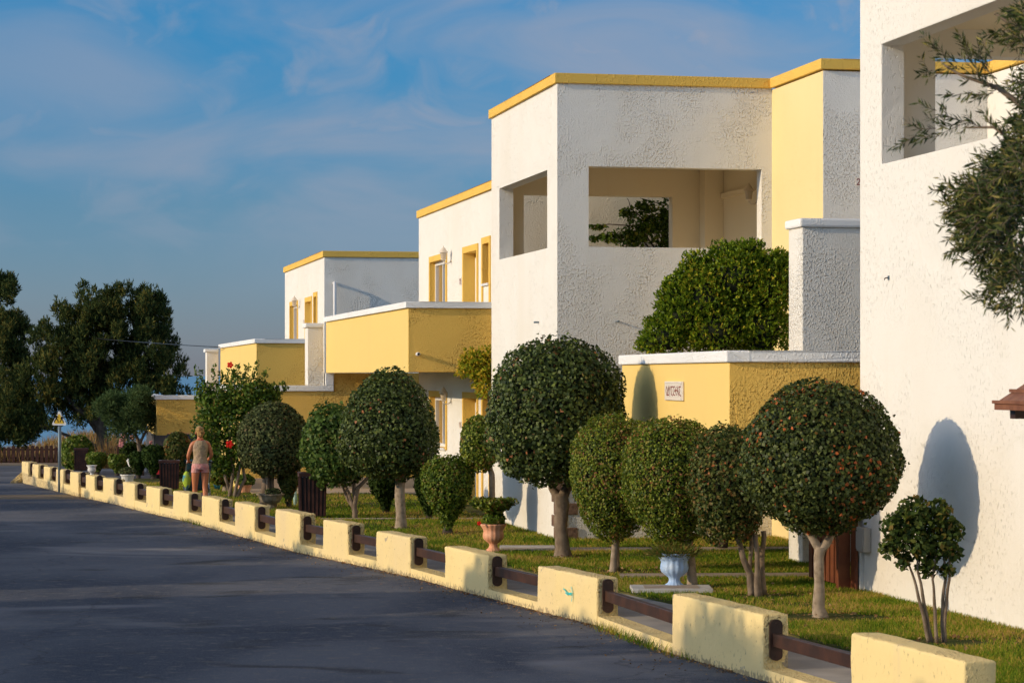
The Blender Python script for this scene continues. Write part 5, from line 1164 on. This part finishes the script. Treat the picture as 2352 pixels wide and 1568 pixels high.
# ================================================================== PERSON AND STROLLER
XP,YP,ZP=spot(460,1176,.10)
YP=FPX*(EYE-.10)/(1176-HOR); XP=PX(460,YP)
SKIN=mat('sun_tanned_skin',(.56,.20,.09),.5,spec=.35); HAIR=mat('blond_hair',(.62,.38,.13),.5,(50,1,.04),.4,(22,(.28,.14,.04),.42,.6)); TOP=mat('beige_tank_top',(.38,.28,.16),.85,(9,.9,.06),.2,(6,(.44,.30,.21),.4,.7)); SHORT=mat('pink_shorts',(.60,.24,.22),.85,(14,.9,.04),.2,(12,(.74,.40,.36),.4,.65)); RED=mat('red_strap',(.6,.04,.05),.6); SHOE=mat('white_sandal',(.4,.35,.3),.6)
heading=R(15)
pr=thing('person','woman in a beige sleeveless top and pink shorts, hair up, pushing a stroller away','person',(XP,YP,ZP),heading)
def skinned(name,parent,verts,edges,radii,root,m,sub=2):
    me=bpy.data.meshes.new(name); me.from_pydata(verts,edges,[]); o=bpy.data.objects.new(name,me); S.collection.objects.link(o)
    md=o.modifiers.new('skin','SKIN'); md.use_smooth_shade=True
    for i,v in enumerate(me.skin_vertices[0].data): v.radius=radii[i] if isinstance(radii[i],tuple) else (radii[i],radii[i]); v.use_root=(i==root)
    sb=o.modifiers.new('sub','SUBSURF'); sb.levels=sub; sb.render_levels=sub
    dg=bpy.context.evaluated_depsgraph_get(); me2=bpy.data.meshes.new_from_object(o.evaluated_get(dg)); me2.materials.clear(); me2.materials.append(m)
    bpy.data.objects.remove(o); o2=bpy.data.objects.new(name,me2); S.collection.objects.link(o2); o2.parent=parent
    me2.polygons.foreach_set('use_smooth',[True]*len(me2.polygons)); return o2
V_=[];E_=[];R_=[]
def add(p,r,link=None):
    V_.append(p);R_.append(r)
    if link is not None: E_.append((link,len(V_)-1))
    return len(V_)-1
# facing local +y; x to the right
pel=add((0,0,.945),(.130,.095)); wa=add((0,0,1.06),(.10,.078),pel); ch=add((0,.0,1.24),(.125,.088),wa); up=add((0,0,1.36),(.11,.08),ch)
nk=add((0,.01,1.43),.052,up); nk2=add((-.005,.02,1.49),.048,nk); hd=add((-.01,.03,1.56),(.070,.082),nk2); ht_=add((-.01,.035,1.63),(.068,.080),hd); add((-.01,.03,1.67),(.035,.045),ht_)
for sx in (-1,1):
    sh=add((sx*.155,0,1.365),.052,up)
    if sx<0:
        el=add((-.235,.03,1.11),.038,sh); wr_=add((-.20,.26,1.00),.026,el); hand=(-.185,.33,.985)
    else:
        el=add((.235,.05,1.12),.038,sh); wr_=add((.17,.28,1.00),.026,el); hand=(.15,.35,.985)
    hp=add(hand,(.022,.036),wr_)
    for k_,(fx,fl) in enumerate(((-.028,.055),(-.010,.065),(.010,.062),(.028,.05))):
        b=add((hand[0]+fx,hand[1]+.035,hand[2]+.012),.0095,hp); c_=add((hand[0]+fx,hand[1]+.06,hand[2]-.004),.009,b); add((hand[0]+fx,hand[1]+.055,hand[2]-.035),.008,c_)
    b=add((hand[0]-sx*.038,hand[1]+.005,hand[2]-.005),.010,hp); add((hand[0]-sx*.04,hand[1]+.035,hand[2]-.028),.009,b)
    hpj=add((sx*.086,0,.885),(.082,.092),pel); th_=add((sx*.097,.02,.69),(.071,.080),hpj)
    fy=.10 if sx<0 else -.04
    kn=add((sx*.095,.04+fy*.4,.47),(.047,.052),th_); cf=add((sx*.097,fy-.01,.32),(.047,.054),kn); an=add((sx*.085,fy-.02,.09),(.031,.034),cf)
    hl=add((sx*.085,fy-.04,.035),(.033,.032),an); add((sx*.09,fy+.12,.025),(.038,.022),an)
skinned('body',pr,V_,E_,R_,0,SKIN)
# hair: cap plus knot of curls
q=M()
def blob(q,c,rx,ry,rz_,seed,amp=.12,n=18,m_=12):
    vs=[];fs=[]
    for i in range(m_+1):
        for j in range(n):
            ph=math.pi*i/m_; th=2*math.pi*j/n; d=Vector((math.sin(ph)*math.cos(th),math.sin(ph)*math.sin(th),math.cos(ph)))
            f=1+amp*noise.noise(d*4+Vector((seed,0,0))); vs.append((c[0]+d.x*rx*f,c[1]+d.y*ry*f,c[2]+d.z*rz_*f))
    for i in range(m_):
        for j in range(n): fs.append((i*n+j,i*n+(j+1)%n,(i+1)*n+(j+1)%n,(i+1)*n+j))
    q.add(vs,fs,0,True)
blob(q,(-.01,.012,1.615),.086,.092,.088,1); blob(q,(.0,-.02,1.55),.068,.065,.07,2,.25); blob(q,(.012,-.07,1.60),.05,.045,.05,5,.45); blob(q,(-.015,-.065,1.64),.042,.042,.04,7,.45); blob(q,(.01,-.06,1.54),.035,.035,.045,9,.5)
part(q,'hair',HAIR,pr)
q=M(); blob(q,(-.092,.02,1.565),.012,.02,.03,3,.1,8,6); blob(q,(.075,.02,1.565),.012,.02,.03,3,.1,8,6); part(q,'ears',SKIN,pr)
q=M(); blob(q,(-.012,.13,1.565),.014,.022,.025,3,.1,8,6); part(q,'nose',SKIN,pr)
q=M(); [blob(q,(x,.118,1.595),.012,.008,.009,3,.0,8,6) for x in (-.042,.02)]; part(q,'eyes',BLACK,pr)
q=M(); blob(q,(-.012,.118,1.52),.024,.01,.008,3,0,8,6); part(q,'mouth',RED,pr)
# top
q=M().loft([(0,0,.965,.166,.125),(0,0,1.0,.155,.120),(0,0,1.06,.132,.100),(0,0,1.13,.136,.102),(0,0,1.22,.152,.110),(0,0,1.30,.160,.110),(0,0,1.36,.154,.098),(0,0,1.395,.134,.082),(0,0,1.425,.085,.064)],n=28,cap=False)
part(q,'tank_top',TOP,pr)
q=M().loft([(0,0,.845,.155,.118),(0,0,.87,.172,.134),(0,-.005,.91,.172,.136),(0,0,.96,.162,.122),(0,0,1.01,.145,.108)],n=28,cap=False)
for sx in (-1,1): q.loft([(sx*.094,.012,.785,.084,.098),(sx*.092,.008,.82,.086,.110),(sx*.086,.0,.87,.088,.126)],n=18,cap=False)
part(q,'shorts',SHORT,pr)
part(M().tube([(-.05,-.055,1.44),(0,-.066,1.425),(.05,-.055,1.44),(.045,.03,1.45),(-.045,.03,1.45),(-.05,-.055,1.44)],.006,6),'strap',RED,pr)
for sx,fy in ((-1,.10),(1,-.04)): part(M().loft([(sx*.088,fy+.03,0,.045,.12),(sx*.088,fy+.03,.02,.046,.122)],n=14),'sandal',SHOE,pr)
# stroller
TEAL=mat('dark_teal_fabric',(.02,.06,.07),.8,(10,.4,.02),.2); LIME=mat('lime_blue_bag',(.40,.55,.05),.7,(10,.4,.02),.2,(9,(.05,.22,.30),.5,.6)); ALU=mat('stroller_metal',(.35,.36,.38),.35,metal=.8); WHT=mat('light_grey_net',(.5,.46,.45),.8,(20,.5,.01),.2,(14,(.08,.07,.08),.45,.6)); PINK=mat('pink_plastic',(.8,.08,.25),.5)
hx,hy=math.cos(heading),math.sin(heading)
sx_,sy_=XP+.03*hx-hy*.60, YP+.03*hy+.60*hx
st=thing('stroller','dark teal baby stroller pushed by the woman','stroller',(sx_,sy_,ZP),heading)
for sx in (-.24,.24): part(M().tube([(sx,-.24,.98),(sx,-.20,1.0),(sx,-.02,.72),(sx,.25,.36),(sx,.45,.12)],.014,8).tube([(sx,.12,.55),(sx,-.22,.12)],.013,8),'frame_tube',ALU,st)
part(M().tube([(-.24,-.24,.985),(0,-.28,.985),(.24,-.24,.985)],.017,8),'handlebar',BLACK,st)
part(M().tube([(-.22,.0,.62),(-.22,.28,.42),(-.22,.5,.44)],.02,6).hexa([(-.17,.02,.40),(.17,.02,.40),(.21,.48,.38),(-.21,.48,.38),(-.21,.02,.45),(.21,.02,.45),(.21,.48,.43),(-.21,.48,.43)]).hexa([(-.21,-.06,.44),(.21,-.06,.44),(.21,.04,.42),(-.21,.04,.42),(-.15,-.14,.78),(.15,-.14,.78),(.15,-.08,.78),(-.15,-.08,.78)]),'seat',TEAL,st)
q=M(); pr_=[]
for i in range(9):
    a=R(-10+i*20); pr_.append((-.16+.0+.30*(1-math.cos(a))*.9, .86+.16*math.sin(a)))
vs=[(sx,y,z_) for (y,z_) in pr_ for sx in (-.24,.24)]; q.add(vs,[(2*i,2*i+1,2*i+3,2*i+2) for i in range(8)],0,True); part(q,'canopy',TEAL,st)
part(M().hexa([(-.19,-.10,.16),(.19,-.10,.16),(.19,.34,.16),(-.19,.34,.16),(-.22,-.14,.36),(.22,-.14,.36),(.22,.36,.34),(-.22,.36,.34)]),'basket',WHT,st)
for (x,y) in ((-.27,-.22),(.27,-.22),(-.24,.47),(.24,.47)):
    wv=part(M().tube([(x-.02,y,.10),(x+.02,y,.10)],.10,18),'wheel',BLACK,st); part(M().tube([(x-.023,y,.10),(x+.023,y,.10)],.055,12),'hub',PINK if y>0 else ALU,wv)
t=thing('drawstring_bag','lime green and blue drawstring bag hanging from the stroller handle','bag',(sx_-.25*hx+.24*hy,sy_-.25*hy-.24*hx,ZP+.47),heading)
q=M(); blob(q,(0,0,.16),.085,.07,.17,4,.18); part(q,'bag_body',LIME,t); part(M().tube([(0,0,.28),(.02,.01,.40),(.05,.02,.56)],.008,6).tube([(.01,0,.28),(.05,.01,.42),(.06,.02,.56)],.008,6),'cord',TEAL,t)
